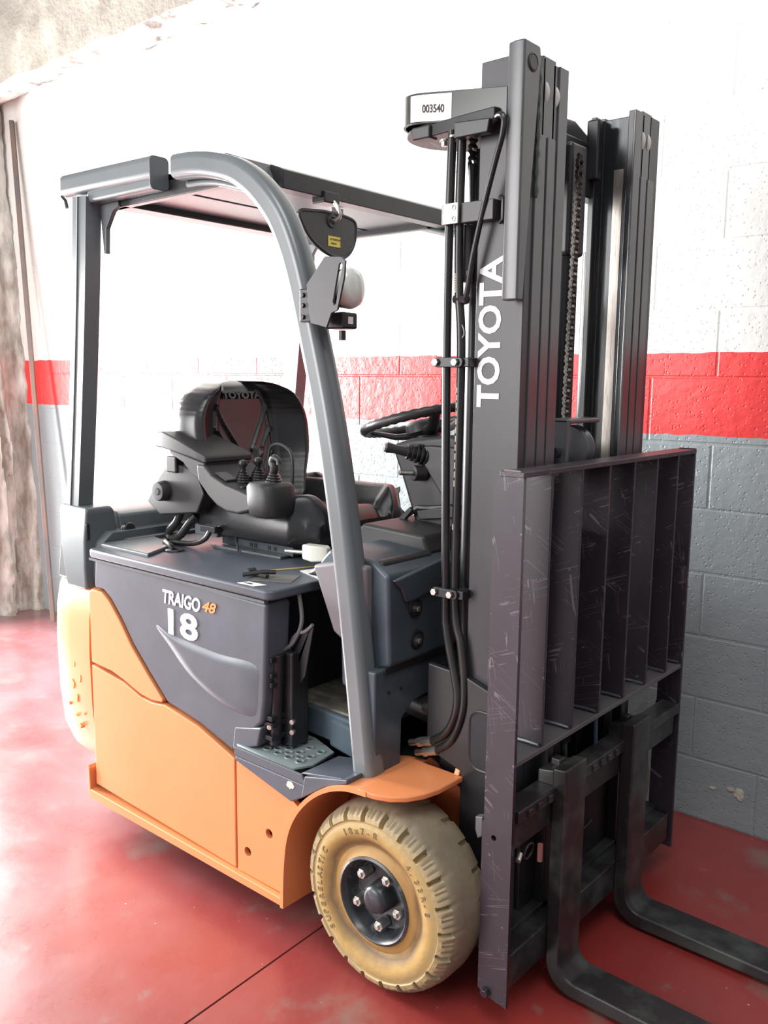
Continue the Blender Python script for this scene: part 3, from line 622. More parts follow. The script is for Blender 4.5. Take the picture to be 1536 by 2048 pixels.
# black hinge/latch assembly beside the step with its stay
hg = part('cover_hinge', fk, 'black cover hinge with ribs and bolts')
obj('base', MB().box(-0.392, -0.335, 0.075, 0.135, 0.470, 0.720), BLK, hg, bev=0.006)
for z in (0.500, 0.535, 0.552, 0.640, 0.665, 0.705):
    o = obj('rib', MB().box(-0.400, -0.362, 0.030, 0.080, z - 0.007, z + 0.007), BLK, hg, bev=0.003)
obj('barrel', MB().cyl((-0.380, 0.058, 0.475), (-0.372, 0.062, 0.715), 0.017), BLK, hg, bev=0.002)
obj('guide_plate', MB().prism([(-0.385, 0.62), (-0.366, 0.62), (-0.352, 0.76), (-0.29, 0.80), (-0.285, 0.79), (-0.315, 0.66), (-0.345, 0.62)], 'y', 0.100, 0.106), BLK, hg, bev=0.002)
obj('stay', MB().tube(smooth_path([(-0.385, 0.075, 0.60), (-0.382, 0.080, 0.70), (-0.345, 0.090, 0.745), (-0.325, 0.10, 0.80), (-0.345, 0.11, 0.865)], 6), 0.0055, 8), mat('stay_rod', (0.12, 0.12, 0.125), 0.4), hg)
obj('stay_rim', MB().tube(smooth_path([(-0.382, 0.098, 0.62), (-0.368, 0.098, 0.72), (-0.345, 0.098, 0.762), (-0.31, 0.098, 0.778), (-0.285, 0.098, 0.80)], 5), 0.0045, 8), mat('stay_rim_steel', (0.16, 0.16, 0.165), 0.35), hg)
for p in ((-0.33, 0.074, 0.545), (-0.33, 0.074, 0.518), (-0.365, 0.030, 0.535)):
    obj('bolt', MB().cyl(p, (p[0] + 0.004, p[1] - 0.010, p[2]), 0.0065, seg=12), CHROME, hg, bev=0.001)

# ---------- overhead guard
og = part('overhead_guard', fk, 'grey overhead guard')
GP = [(-0.752, 1.943), (-0.69, 1.940), (-0.62, 1.930), (-0.53, 1.906), (-0.47, 1.875), (-0.418, 1.834), (-0.369, 1.780), (-0.332, 1.715), (-0.300, 1.635), (-0.266, 1.520), (-0.218, 1.345), (-0.180, 1.17), (-0.146, 0.974), (-0.110, 0.72), (-0.079, 0.474)]
prof = [(0.030 * math.cos(a) , 0.031 * math.sin(a)) for a in [2 * PI * k / 20 for k in range(20)]]
prof = [(max(min(a * 1.25, 0.030), -0.030), max(min(b_ * 1.15, 0.031), -0.031)) for a, b_ in prof]
for y in (0.080, 2 * YC - 0.080):
    pth = smooth_path([(x, y, z) for x, z in GP], 6)
    obj('front_pillar', MB().sweep(prof, pth, up=(0, 1, 0)), GUARD, og, smooth=50)
    s_ = 1 if y < YC else -1
    # inner lip of the extrusion
    lp = smooth_path([(x - 0.004, y + 0.030 * s_, z - (0.036 if x < -0.5 else 0.018)) for x, z in GP[:9]] + [(x - 0.030, y + 0.030 * s_, z - 0.004) for x, z in GP[9:]], 5)
    obj('pillar_lip', MB().tube(lp, 0.010, 8), GUARD, og, smooth=60)
    # rear rail on top and rear pillar
    rt = [(-0.845, y, 1.954), (-1.03, y, 1.958), (-1.15, y, 1.960), (-1.29, y, 1.962)]
    obj('rear_rail', MB().sweep(prof, smooth_path(rt, 3)), GUARD, og, smooth=50)
    obj('rear_rail_lower', MB().box(-1.17, -0.845, y - 0.020, y + 0.030, 1.900, 1.934), GUARD, og, bev=0.010, seg=3)
    obj('rail_end_cap', MB().prism(rrect(-0.031, 0.031, -0.056, 0.031, 0.014), 'x', -0.846, -0.840).xf(Matrix.Translation((0, y, 1.954))), GREY_L, og, bev=0.003)
    rp = [(-1.325, y, 0.86), (-1.305, y, 0.99), (-1.262, y, 1.30), (-1.222, y, 1.63), (-1.195, y, 1.92)]
    pr2 = [(-0.028, -0.038), (0.022, -0.038), (0.028, -0.030), (0.028, 0.032), (0.022, 0.038), (-0.024, 0.038), (-0.028, 0.034)]
    obj('rear_pillar', MB().sweep(pr2, smooth_path(rp, 3)), GUARD, og, smooth=30)
    obj('rear_pillar_ridge', MB().tube([(a - 0.004, b_ - 0.030 * s_, c_) for a, b_, c_ in smooth_path(rp[1:], 3)], 0.0025, 8), GUARD, og)
    obj('pillar_gusset', MB().prism([(-1.165, 1.900), (-1.07, 1.900), (-1.07, 1.888), (-1.10, 1.875), (-1.135, 1.83), (-1.140, 1.76), (-1.150, 1.76)], 'y', *sorted((y + 0.02 * s_, y + 0.035 * s_))), GUARD, og, bev=0.002)
    # plastic boot round the foot of the rear pillar, flowing down to the counterweight
    bt = MB().loft([[(cx - wx, y + s_ * a, z), (cx + wx, y + s_ * a, z), (cx + wx, y + s_ * b_, z), (cx - wx, y + s_ * b_, z)] for cx, wx, a, b_, z in
                    ((-1.245, 0.055, -0.058, 0.06, 0.752), (-1.26, 0.062, -0.055, 0.07, 0.82), (-1.275, 0.070, -0.048, 0.07, 0.90), (-1.280, 0.078, -0.040, 0.06, 0.99), (-1.283, 0.074, -0.036, 0.05, 1.003))])
    obj('pillar_boot', bt, GREY_L, og, bev=0.010, seg=3)
obj('boot_slot', MB().box(-1.215, -1.199, 0.038, 0.05, 0.905, 0.955), BLK, og, bev=0.003)
obj('boot_wing', MB().prism([(-1.415, 0.757), (-1.30, 0.757), (-1.32, 0.985), (-1.355, 0.985), (-1.385, 0.90)], 'y', 0.055, 0.10), GREY_L, og, bev=0.010, seg=3)
# roof: beams across, white rear panel, dark glossy slats
obj('front_beam', MB().prism([(-0.605, 1.965), (-0.545, 1.945), (-0.520, 1.895), (-0.535, 1.888), (-0.570, 1.925), (-0.61, 1.935)], 'y', 0.105, 0.945), GUARD, og, bev=0.004)
obj('front_beam_face', MB().prism([(-0.500, 1.930), (-0.492, 1.926), (-0.492, 1.880), (-0.540, 1.880), (-0.540, 1.945)], 'y', 0.20, 0.95), BLK, og, bev=0.003)
obj('roof_frame', MB().box(-0.86, -0.60, 0.108, 0.945, 1.925, 1.945), ROOFM, og, bev=0.003)
obj('side_channel', MB().box(-1.18, -0.58, 0.108, 0.135, 1.885, 1.945), BLK, og, bev=0.003)
obj('side_channel', MB().box(-1.18, -0.58, 0.915, 0.942, 1.885, 1.945), BLK, og, bev=0.003)
obj('rear_beam', MB().box(-1.12, -1.05, 0.11, 0.94, 1.885, 1.95), BLK, og, bev=0.004)
obj('rear_roof_panel', MB().box(-1.30, -1.12, 0.10, 0.95, 1.905, 1.945), ROOFW, og, bev=0.004)
for y in (0.20, 0.28, 0.42, 0.56, 0.70):
    obj('panel_bolt', MB().cyl((-1.17, y, 1.905), (-1.17, y, 1.899), 0.013), BLK, og, bev=0.002)
for x0, x1 in ((-0.83, -0.60), (-1.05, -0.845)): obj('roof_sheet', MB().box(x0, x1, 0.11, 0.94, 1.903, 1.915), ROOFM, og, bev=0.003)
obj('beam_bracket', MB().box(-0.535, -0.485, 0.345, 0.405, 1.868, 1.898), BLK, og, bev=0.004)
obj('roof_tag', MB().box(-0.640, -0.636, 0.53, 0.58, 1.86, 1.90), LABEL, og, smooth=0)
obj('antenna_stub', MB().tube([(-1.335, 0.08, 1.94), (-1.315, 0.08, 1.925), (-1.308, 0.08, 1.905)], 0.006, 6), BLK, og)

# ---------- rear-view mirror on its hook
mr = part('rear_view_mirror', fk, 'black fan-shaped mirror with yellow label')
mp_ = smooth_path([(-0.102, -0.005, 0), (-0.05, 0.003, 0), (0.0, 0.007, 0), (0.085, 0.004, 0), (0.114, -0.013, 0), (0.106, -0.066, 0), (0.072, -0.102, 0), (0.016, -0.103, 0), (-0.052, -0.075, 0), (-0.088, -0.04, 0)], 4, closed=True)
mm = MB().prism([(p.x, p.y) for p in mp_], 'x', -0.012, 0.006)
mo = obj('shell', mm, MIRR, mr, bev=0.006, seg=3, origin=(0, 0, 0)); mo.location = (-0.50, 0.366, 1.838)
rm_ = MB().tube([(0.004, p.x * 1.0, p.y * 1.0) for p in mp_], 0.005, 8, closed=True); ro = obj('rim', rm_, PLAS, mr, smooth=60); ro.location = mo.location
obj('socket', MB().lathe([(0.020, 0.004), (0.018, 0.010), (0.010, 0.010), (0.009, 0.004), (0, 0.004)], (-0.50, 0.382, 1.825), 'x', 20), PLAS, mr, smooth=50)
obj('arm', MB().tube(smooth_path([(-0.49, 0.382, 1.825), (-0.478, 0.384, 1.826), (-0.470, 0.389, 1.838), (-0.478, 0.386, 1.862), (-0.500, 0.383, 1.885)], 5), 0.0055, 10), CHROME, mr)
obj('yellow_label', MB().box(-0.4935, -0.4925, 0.368, 0.415, 1.758, 1.785), YEL, mr, smooth=0)
text('label_print', 'ATTENTION', 0.0075, INK, mr, (-0.4922, 0.374, 1.774), (0, 1, 0), (0, 0, 1), depth=0.0003)
text('label_print', 'MIRROR', 0.006, INK, mr, (-0.4922, 0.378, 1.764), (0, 1, 0), (0, 0, 1), depth=0.0003)

# ---------- work lamp on the front pillar
wl = part('work_lamp', fk, 'work lamp with ribbed clear lens on slotted bracket')
slot = [(-0.143, 1.650), (-0.137, 1.654), (-0.132, 1.647), (-0.151, 1.565), (-0.157, 1.561), (-0.162, 1.570)]
me = holed('bracket', [(-0.184, 1.669), (-0.137, 1.664), (-0.125, 1.655), (-0.128, 1.622), (-0.148, 1.552), (-0.166, 1.547), (-0.181, 1.516), (-0.230, 1.528), (-0.242, 1.612), (-0.190, 1.665)], [slot], 0.004, 0.0006)
me.transform(Matrix(((1, 0, 0, 0), (0, 0, 1, 0.040), (0, 1, 0, 0), (0, 0, 0, 1)))); link('bracket', me, mat('bracket_grey', (0.050, 0.050, 0.055), 0.55), wl)
lc = Vector((-0.188, 0.114, 1.607))
obj('lamp_housing', MB().lathe([(0, -0.055), (0.030, -0.050), (0.046, -0.025), (0.050, 0.0), (0.0, 0.0)], (0, 0, 0), 'x', 28).xf(Matrix.Translation(lc) @ Matrix.Diagonal((0.9, 0.80, 0.92, 1))), BLK, wl, smooth=50)
lens = MB().lathe([(0.050, 0.0), (0.051, 0.010), (0.046, 0.024), (0.030, 0.032), (0.0, 0.035)], (0, 0, 0), 'x', 28).xf(Matrix.Translation(lc) @ Matrix.Diagonal((0.9, 0.80, 0.92, 1)))
obj('lens', lens, GLASS, wl, smooth=60)
rb_ = MB()
for k in range(-4, 5):
    z = lc.z + k * 0.0095; h = math.sqrt(max(0.0, 0.045 ** 2 - (k * 0.010) ** 2)) * 0.72
    rb_.tube([(lc.x + 0.012 + 0.020 * math.cos(t) * (h / 0.045), lc.y + h * math.sin(t), z) for t in [(-1.4 + 0.35 * i) for i in range(9)]], 0.0016, 6)
obj('lens_ribs', rb_, GLASS, wl)
obj('foot', MB().box(-0.222, -0.165, 0.075, 0.125, 1.515, 1.552), BLK, wl, bev=0.005)
obj('foot_window', MB().box(-0.1655, -0.164, 0.092, 0.108, 1.526, 1.542), LABEL, wl, smooth=0)
obj('nut', MB().cyl((-0.19, 0.10, 1.512), (-0.19, 0.10, 1.490), 0.009, seg=6), CHAIN, wl, bev=0.001)
obj('clamp_plate', MB().box(-0.272, -0.235, 0.042, 0.052, 1.530, 1.605), BLK, wl, bev=0.004)
for z in (1.605, 1.582, 1.556): obj('bolt', MB().cyl((-0.258, 0.043, z - 0.015), (-0.258, 0.037, z - 0.015), 0.0055, seg=12), CHAIN, wl, bev=0.001)

# ---------- wheels
def wheel(name, wx, y_face, sgn, R, W, detail, label=None):
    """origin at the hub on the outer face; sgn=+1 body extends to +y"""
    w_ = bpy.data.objects.new(name, None); C.objects.link(w_); w_.parent = fk; w_.location = (wx, y_face, R)
    if label: w_['label'] = label
    SEG = 264 if detail else 96
    prof_ = [(0.100, 0.020), (0.103, 0.008), (0.112, 0.013), (0.125, 0.017), (0.140, 0.010), (0.150, 0.002), (0.163, 0.0), (0.178, 0.001), (0.183, 0.004), (0.186, 0.004), (0.189, 0.001), (0.199, 0.003), (0.206, 0.009), (R - 0.008, 0.020), (R - 0.005, 0.027), (R - 0.003, 0.040), (R, 0.060), (R, W / 2), (R, W - 0.055), (R - 0.004, W - 0.035), (R - 0.010, W - 0.015), (0.195, W - 0.002), (0.10, W - 0.002)]
    b = MB(); rings = []
    for j, (r, h) in enumerate(prof_):
        ring = []
        for k in range(SEG):
            a = 2 * PI * k / SEG; rr, hh = r, h
            if detail:
                q = k % 12
                if 10 <= j <= 13:
                    if q in (0, 1): rr -= 0.013 if j > 10 else 0.002; hh += 0.010 if j > 10 else 0.002
                    elif q in (4, 7, 9) and j in (12, 13): rr -= 0.0030; hh += 0.0025
                elif j == 14:
                    if q in (0, 1): rr -= 0.006
                elif j in (19, 20):
                    if (k + 5) % 12 in (0, 1): rr -= 0.011
            rr += 0.0012 * noise.noise(Vector((math.cos(a) * 5, math.sin(a) * 5, j * 0.4))) if j > 9 else 0
            ring.append(b.b.verts.new((rr * math.cos(a), hh * sgn, rr * math.sin(a))))
        rings.append(ring)
    for A, B in zip(rings, rings[1:]):
        for k in range(SEG): b.b.faces.new((A[k], A[(k + 1) % SEG], B[(k + 1) % SEG], B[k]))
    obj('tyre', b, TYRE, w_, smooth=40)
    rm = MB().lathe([(0.1025, 0.030), (0.1035, 0.006), (0.098, 0.003), (0.094, 0.006), (0.091, 0.022), (0.080, 0.045), (0.050, 0.050), (0.0, 0.050)], (0, 0, 0), 'y', 56)
    if sgn < 0: rm.xf(Matrix.Diagonal((1, -1, 1, 1)))
    obj('rim', rm, RIM, w_, smooth=50)
    hb = MB().lathe([(0.0, 0.002), (0.022, 0.003), (0.030, 0.007), (0.034, 0.016), (0.036, 0.050)], (0, 0, 0), 'y', 32)
    if sgn < 0: hb.xf(Matrix.Diagonal((1, -1, 1, 1)))
    obj('hub_cap', hb, RIM, w_, smooth=50)
    nm = None
    for k in range(5):
        a = math.radians(-82 + 72 * k)
        if nm is None:
            n_ = MB().lathe([(0.0, 0.008), (0.0065, 0.008), (0.0065, 0.014), (0.0125, 0.014), (0.0140, 0.018), (0.0140, 0.045)], (0, 0, 0), 'y', 6)
            if sgn < 0: n_.xf(Matrix.Diagonal((1, -1, 1, 1)))
            nm = obj('lug_nut', n_, CHROME, w_, smooth=30, bev=0.0012); o = nm
        else: o = again(nm, w_)
        o.location = (0.064 * math.cos(a), 0, 0.064 * math.sin(a))
    if detail:
        # raised lettering round the side wall, joined into one part per word
        def arc_text(s, ang0, r, size, step):
            for i, ch_ in enumerate(s):
                if ch_ == ' ': continue
                a = math.radians(ang0 - step * i); up = (math.cos(a), 0, math.sin(a)); rt = (math.sin(a), 0, -math.cos(a))
                text('tyre_lettering', ch_, size, TYREL, w_, (up[0] * r, 0.0005 * sgn, up[2] * r), rt, up, depth=0.0016, bold=0.0004)
        arc_text('SUPERELASTIC', 224, 0.158, 0.021, 6.2)
        arc_text('18x7-8', 122, 0.158, 0.021, 6.6)
        arc_text('4.33R-8', 52, 0.158, 0.018, 6.2)
    return w_
wheel('front_wheel', 0.0, 0.0, 1, 0.2215, 0.168, True, 'worn tan front wheel nearest the camera')
wheel('front_wheel', 0.0, 1.05, -1, 0.2215, 0.168, False)
wheel('rear_wheel', -1.30, 0.44, 1, 0.19, 0.16, False)
obj('front_axle', MB().cyl((0, 0.12, 0.22), (0, 0.93, 0.22), 0.055), BLK, fk)
obj('drain_plug', MB().cyl((-0.125, 0.20, 0.405), (-0.125, 0.17, 0.405), 0.016), CHAIN, fk, bev=0.002)
obj('warning_stripe', MB().box(-0.075, -0.05, 0.185, 0.187, 0.415, 0.455), LABEL, fk, smooth=0)

# ---------- mast
mast = part('mast', fk, 'tall black triplex mast')
ZT = 2.058
# (front flange y range, web y range)
RAILS = [((0.228, 0.272), (0.214, 0.234)), ((0.280, 0.314), (0.262, 0.278)), ((0.321, 0.360), (0.303, 0.318))]
X0, X1 = 0.098, 0.218
def rail(f, fl, wb, z0, z1, m):
    a, b_ = fl; c, d = wb; t = 0.016; e = X0 if c < 0.25 else X0 + 0.004
    pts = [(e, f(c)), (X1, f(c)), (X1, f(b_)), (X1 - t, f(b_)), (X1 - t, f(d)), (e + t, f(d)), (e + t, f(b_)), (e, f(b_))]
    o = obj('mast_rail', MB().prism(pts, 'z', z0, z1), m, mast, bev=0.0025)
    return o
for f in (lambda y: y, lambda y: 1.054 - y):
    far = f(0) > 0.5
    rail(f, (RAILS[0][0][0], 0.272), RAILS[0][1], 0.07, ZT, MAST)
    rail(f, RAILS[1][0], RAILS[1][1], 0.09, ZT + 0.003, MASTL)
    rail(f, RAILS[2][0], RAILS[2][1], 0.11, ZT - 0.004, GREASY if far else MASTL)
    # bright front strips of the flanges, trimmed at the top so that the rollers show
    for (a, b_) in ((0.240, 0.276), (0.284, 0.316), (0.324, 0.361)):
        obj('flange_face', MB().box(X1 - 0.002, X1 + 0.004, min(f(a), f(b_)), max(f(a), f(b_)), 0.10, 1.905 if b_ < 0.33 else ZT - 0.004), MASTL, mast, bev=0.0015)
    for y in (0.277, 0.3185 if not far else 0.3165):
        obj('guide_roller', MB().lathe([(0, -0.0045), (0.030, -0.0045), (0.033, -0.002), (0.033, 0.002), (0.030, 0.0045), (0, 0.0045)], (0.192, f(y if y < 0.3 or not far else 0.310), 1.992), 'y', 28), ROLL, mast, smooth=40)
    # lower bracket plate of the mast
    obj('mast_foot', MB().prism([(0.0, 0.53), (0.0, 0.742), (0.10, 0.735), (0.21, 0.70), (0.21, 0.08), (0.10, 0.08), (0.10, 0.50)], 'y', *sorted((f(0.196), f(0.213)))), BLK, mast, bev=0.004)
    obj('lift_cylinder', MB().cyl((0.066, f(0.262), 0.12), (0.066, f(0.262), 1.742), 0.021), BLK, mast, bev=0.002)
    obj('piston_rod', MB().cyl((0.063, f(0.262), 1.74), (0.063, f(0.262), 1.90), 0.009), BLK, mast)
    obj('cylinder_stay', MB().box(0.020, 0.110, min(f(0.240), f(0.300)), max(f(0.240), f(0.300)), 0.62, 0.66), BLK, mast, bev=0.003)
obj('foot_slot', MB().prism(rrect(0.125, 0.20, 0.52, 0.66, 0.03), 'y', 0.1945, 0.1965), DARKN, mast, bev=0.001)
obj('foot_slot_rim', MB().tube([(x, 0.195, z) for x, z in rrect(0.125, 0.20, 0.52, 0.66, 0.03)], 0.003, 6, closed=True), MAST, mast)
for z0, z1, x0, x1 in ((1.86, 1.99, 0.065, 0.11), (1.18, 1.24, 0.06, 0.10), (0.62, 0.72, 0.06, 0.10), (0.13, 0.24, 0.05, 0.11)):
    obj('cross_member', MB().box(x0, x1, 0.27, 0.784, z0, z1), BLK, mast, bev=0.005)
obj('cross_plate', MB().prism([(0.44, 1.86), (0.74, 1.86), (0.74, 2.02), (0.66, 2.045), (0.44, 2.03)], 'x', 0.062, 0.078), BLK, mast, bev=0.006)
obj('rail_stop', MB().box(0.10, 0.135, 0.675, 0.70, 1.90, 2.045), BLK, mast, bev=0.006)
obj('roller_track', MB().box(0.150, 0.176, 0.7345, 0.737, 0.62, 1.93), mat('polished_track', (0.42, 0.38, 0.35), 0.32, 0.7, col2=(0.12, 0.11, 0.11), vscale=16, stretch=(12, 12, 0.8), lo=0.5, hi=0.75), mast, bev=0.0008)
# lifting-eye bar welded to the near outer rail
fin = MB().loft([[(x, y, z) for x, y in ((0.186, 0.178), (0.206, 0.173), (0.226, 0.176), (0.226, y2), (0.19, y2))] for z, y2 in ((1.566, 0.200), (1.75, 0.214), (1.98, 0.236), (2.05, 0.240), (2.068, 0.236))])
obj('lifting_eye_bar', fin, MASTL, mast, bev=0.004)
obj('eye_hole', MB().cyl((0.2255, 0.207, 2.030), (0.2285, 0.207, 2.030), 0.014), BLK, mast)
obj('eye_hole_rim', MB().lathe([(0.0135, 0.0), (0.0155, 0.0025), (0.018, 0.0)], (0.227, 0.207, 2.030), 'x', 24), MAST, mast)
obj('weld_bead', MB().tube([(0.222, 0.243 - 0.008 * (k % 2) * 0.2, 2.03 - k * 0.012) for k in range(22)], [0.004 + 0.0016 * (k % 3) for k in range(22)], 7), mat('weld_green_black', (0.045, 0.058, 0.048), 0.35), mast)
# maker name down the rail
text('rail_lettering', 'TOYOTA', 0.0772, WHITE, mast, (0.163, 0.2130, 1.345), (0, 0, 1), (-1, 0, 0), depth=0.0005, bold=0.0022, width=0.318)

# chains: real links
def chain(name, p0, p1, parent, w_=0.020, pitch=0.0125, ax=Vector((0, 1, 0))):
    p0, p1 = Vector(p0), Vector(p1); L = (p1 - p0).length; n = int(L / pitch); d = (p1 - p0).normalized(); nn = d.cross(ax).normalized(); b = MB()
    for i in range(n):
        c = p0 + d * (i + 0.5) * pitch
        offs = (-1, 1) if i % 2 else (-0.55, 0, 0.55)
        for o_ in offs:
            h = pitch * 0.78; t = 0.0022; e = 0.0055
            q = c + ax * o_ * w_ / 2
            P = [q + d * h * a + nn * e * b2 for a, b2 in ((-1, -.45), (-1, .45), (-.55, 1), (0, .6), (.55, 1), (1, .45), (1, -.45), (.55, -1), (0, -.6), (-.55, -1))]
            v = [tuple(x - ax * t / 2) for x in P] + [tuple(x + ax * t / 2) for x in P]; k = len(P)
            b.poly(v, [tuple(range(k)), tuple(range(k, 2 * k))[::-1]] + [(j, (j + 1) % k, k + (j + 1) % k, k + j) for j in range(k)])
        pc = c + d * pitch * 0.5; b.cyl(pc - ax * w_ * 0.62, pc + ax * w_ * 0.62, 0.0024, seg=6)
    o = obj(name, b, CHAIN, parent, smooth=0); o['kind'] = 'stuff'; return o
chain('lift_chain', (0.165, 0.528, 1.925), (0.158, 0.520, 1.30), mast)
chain('lift_chain', (0.063, 0.240, 1.965), (0.063, 0.240, 1.862), mast, 0.020)
obj('chain_anchor', MB().tube([(0.063, 0.24, 1.865), (0.063, 0.24, 1.84), (0.063, 0.242, 1.75)], [0.011, 0.008, 0.006], 8), BLK, mast)
obj('free_lift_cylinder', MB().cyl((0.120, 0.560, 0.15), (0.120, 0.560, 1.74), 0.030), BLK, mast, bev=0.003)
obj('cylinder_head', MB().box(0.095, 0.150, 0.52, 0.60, 1.70, 1.96), BLK, mast, bev=0.012)
obj('centre_hose', MB().tube(smooth_path([(0.10, 0.50, 1.60), (0.10, 0.480, 1.52), (0.105, 0.475, 1.45), (0.115, 0.50, 1.30), (0.12, 0.52, 1.10)], 5), 0.007, 8), RUB, mast)
# chain pulley of the carriage
pu = part('chain_pulley', mast, 'chain pulley in a bent bracket')
obj('bracket_side', MB().box(0.180, 0.235, 0.395, 0.407, 1.13, 1.318), MASTL, pu, bev=0.004)
obj('bracket_top', MB().box(0.180, 0.235, 0.395, 0.555, 1.306, 1.318), MASTL, pu, bev=0.005)
obj('sheave', MB().lathe([(0, -0.020), (0.052, -0.020), (0.056, -0.014), (0.048, -0.008), (0.048, 0.000), (0.056, 0.006), (0.056, 0.010), (0.048, 0.014), (0.052, 0.020), (0, 0.020)], (0.190, 0.50, 1.245), 'y', 40), MASTL, pu, smooth=40)
obj('axle_bolt', MB().cyl((0.21, 0.394, 1.24), (0.21, 0.384, 1.24), 0.012), BLK, pu, bev=0.002)
obj('free_lift_ring', MB().lathe([(0.028, -0.006), (0.046, -0.006), (0.048, 0.0), (0.046, 0.008), (0.028, 0.008)], (0.200, 0.385, 1.085), 'y', 36), CHROME, mast, smooth=40)
obj('free_lift_ring_core', MB().cyl((0.20, 0.378, 1.085), (0.20, 0.393, 1.085), 0.027), BLK, mast)
obj('inner_cylinder', MB().cyl((0.185, 0.44, 0.16), (0.185, 0.44, 1.06), 0.040), BLK, mast, bev=0.004)

# hose pulley guard with the number label
dg_ = part('hose_guard', mast, 'curved black hose guard carrying a white number label')
def arcpts(y0, y1, xr, xf, n=18):
    r = (y1 - y0) / 2; cy = (y0 + y1) / 2; cx = xr + r
    return [(xf, y0)] + [(cx - r * math.sin(math.radians(a)), cy - r * math.cos(math.radians(a))) for a in [180 * k / n for k in range(n + 1)]] + [(xf, y1)]
def tilt(o):
    for v in o.data.vertices: v.co.z += -0.13 * (v.co.x + 0.06)
ap_ = arcpts(0.196, 0.430, -0.158, 0.175)
ai_ = arcpts(0.202, 0.424, -0.152, 0.175)
o = obj('strap', MB().prism(ap_ + ai_[::-1], 'z', 1.960, 2.024), mat('guard_strap_paint', (0.040, 0.046, 0.044), 0.22), dg_, smooth=40, bev=0.0015); tilt(o)
o = obj('top_plate', MB().prism(ai_, 'z', 1.985, 1.990), BLK, dg_, smooth=0); tilt(o)
o = obj('bottom_plate', MB().prism(arcpts(0.205, 0.425, -0.150, 0.14), 'z', 1.950, 1.956), BLK, dg_, smooth=0)
o = obj('pulley', MB().lathe([(0, -0.03), (0.085, -0.03), (0.092, -0.022), (0.078, -0.012), (0.078, 0.012), (0.092, 0.022), (0.085, 0.03), (0, 0.03)], (0.0, 0.31, 1.965), 'z', 40), BLK, dg_, smooth=50)
o = obj('lower_bracket', MB().prism([(-0.06, 0.205), (0.05, 0.190), (0.155, 0.180), (0.160, 0.196), (0.06, 0.24), (-0.05, 0.30)], 'z', 1.928, 1.955), BLK, dg_, bev=0.003)
obj('switch_box', MB().box(-0.070, -0.020, 0.192, 0.225, 1.925, 1.952), PLAS, dg_, bev=0.004)
obj('bracket_arm', MB().prism([(0.060, 1.905), (0.145, 1.905), (0.150, 1.932), (0.060, 1.938)], 'y', 0.172, 0.195), BLK, dg_, bev=0.003)
for p in ((0.012, 0.205, 1.915), (0.040, 0.20, 1.918)):
    obj('bolt', MB().cyl(p, (p[0], p[1], p[2] - 0.012), 0.0075, seg=6).cyl((p[0], p[1], p[2] + 0.002), (p[0], p[1], p[2] - 0.003), 0.011, seg=14), CHROME, dg_, bev=0.001)
lb = MB()
lp = [p for p in arcpts(0.1952, 0.4308, -0.1588, 0.175) if p[1] < 0.203]
lab = []
for (x, y) in [(0.036, 0.1952)] + lp[1:5]: lab.append((x, y))
v = []
for x, y in lab: v += [(x, y, 1.964), (x, y, 2.019)]
lb.poly(v, [(2 * i, 2 * i + 1, 2 * i + 3, 2 * i + 2) for i in range(len(lab) - 1)])
o = obj('number_label', lb, LABEL, dg_, smooth=60); tilt(o)
o = text('number_print', '003540', 0.0235, INK, dg_, (-0.043, 0.1950, 1.982), (1, 0.0, -0.02), (0, 0, 1), depth=0.0002, bold=0.0005, width=0.060); 
mt_ = o
for v_ in o.data.vertices: v_.co.z += -0.13 * (v_.co.x + 0.06) ; v_.co.y -= 0.0006
obj('round_fitting', MB().cyl((0.030, 0.235, 1.872), (0.030, 0.228, 1.872), 0.020), CHROME, mast, bev=0.003)

# hydraulic hoses with clamps
hz = part('hydraulic_hoses', fk, 'pair of black hydraulic hoses with pale print beside the mast')
h1 = [(0.037, 0.200, 1.93), (0.035, 0.198, 1.76), (0.035, 0.198, 1.44), (0.046, 0.198, 0.925), (0.053, 0.196, 0.83), (0.080, 0.192, 0.735), (0.092, 0.190, 0.68), (0.083, 0.190, 0.625), (0.055, 0.192, 0.580), (0.015, 0.196, 0.552)]
h2 = [(0.058, 0.206, 1.93), (0.057, 0.204, 1.76), (0.060, 0.204, 1.60), (0.070, 0.204, 1.44), (0.068, 0.204, 0.925), (0.092, 0.200, 0.80), (0.105, 0.198, 0.71), (0.102, 0.196, 0.64), (0.075, 0.196, 0.572), (0.030, 0.198, 0.532)]
for h in (h1, h2):
    obj('hose', MB().tube(smooth_path(h, 8), 0.0098, 12), RUB, hz)
def strip(h, za, zb, off):
    pts = [p for p in smooth_path(h, 30) if zb <= p.z <= za]
    b = MB(); i = 0
    while i < len(pts) - 2:
        j = min(i + 1, len(pts) - 1); p, q = pts[i], pts[j]; d = (q - p); x = Vector((0.0, -0.0099, 0)); s_ = Vector((0.0022, 0, 0))
        if d.length > 1e-5: b.poly([p + x - s_ + Vector((off, 0.0006, 0)), p + x + s_ + Vector((off, 0.0006, 0)), q + x + s_ + Vector((off, 0.0006, 0)) - d * .3, q + x - s_ + Vector((off, 0.0006, 0)) - d * .3], [(0, 1, 2, 3)])
        i += 1
    o = obj('hose_print', b, HPRT, hz, smooth=0); o['kind'] = 'stuff'
for a, b_ in ((1.635, 1.585), (1.40, 1.12), (1.10, 1.03)): strip(h2, a, b_, -0.002)
strip(h1, 0.60, 0.565, 0)
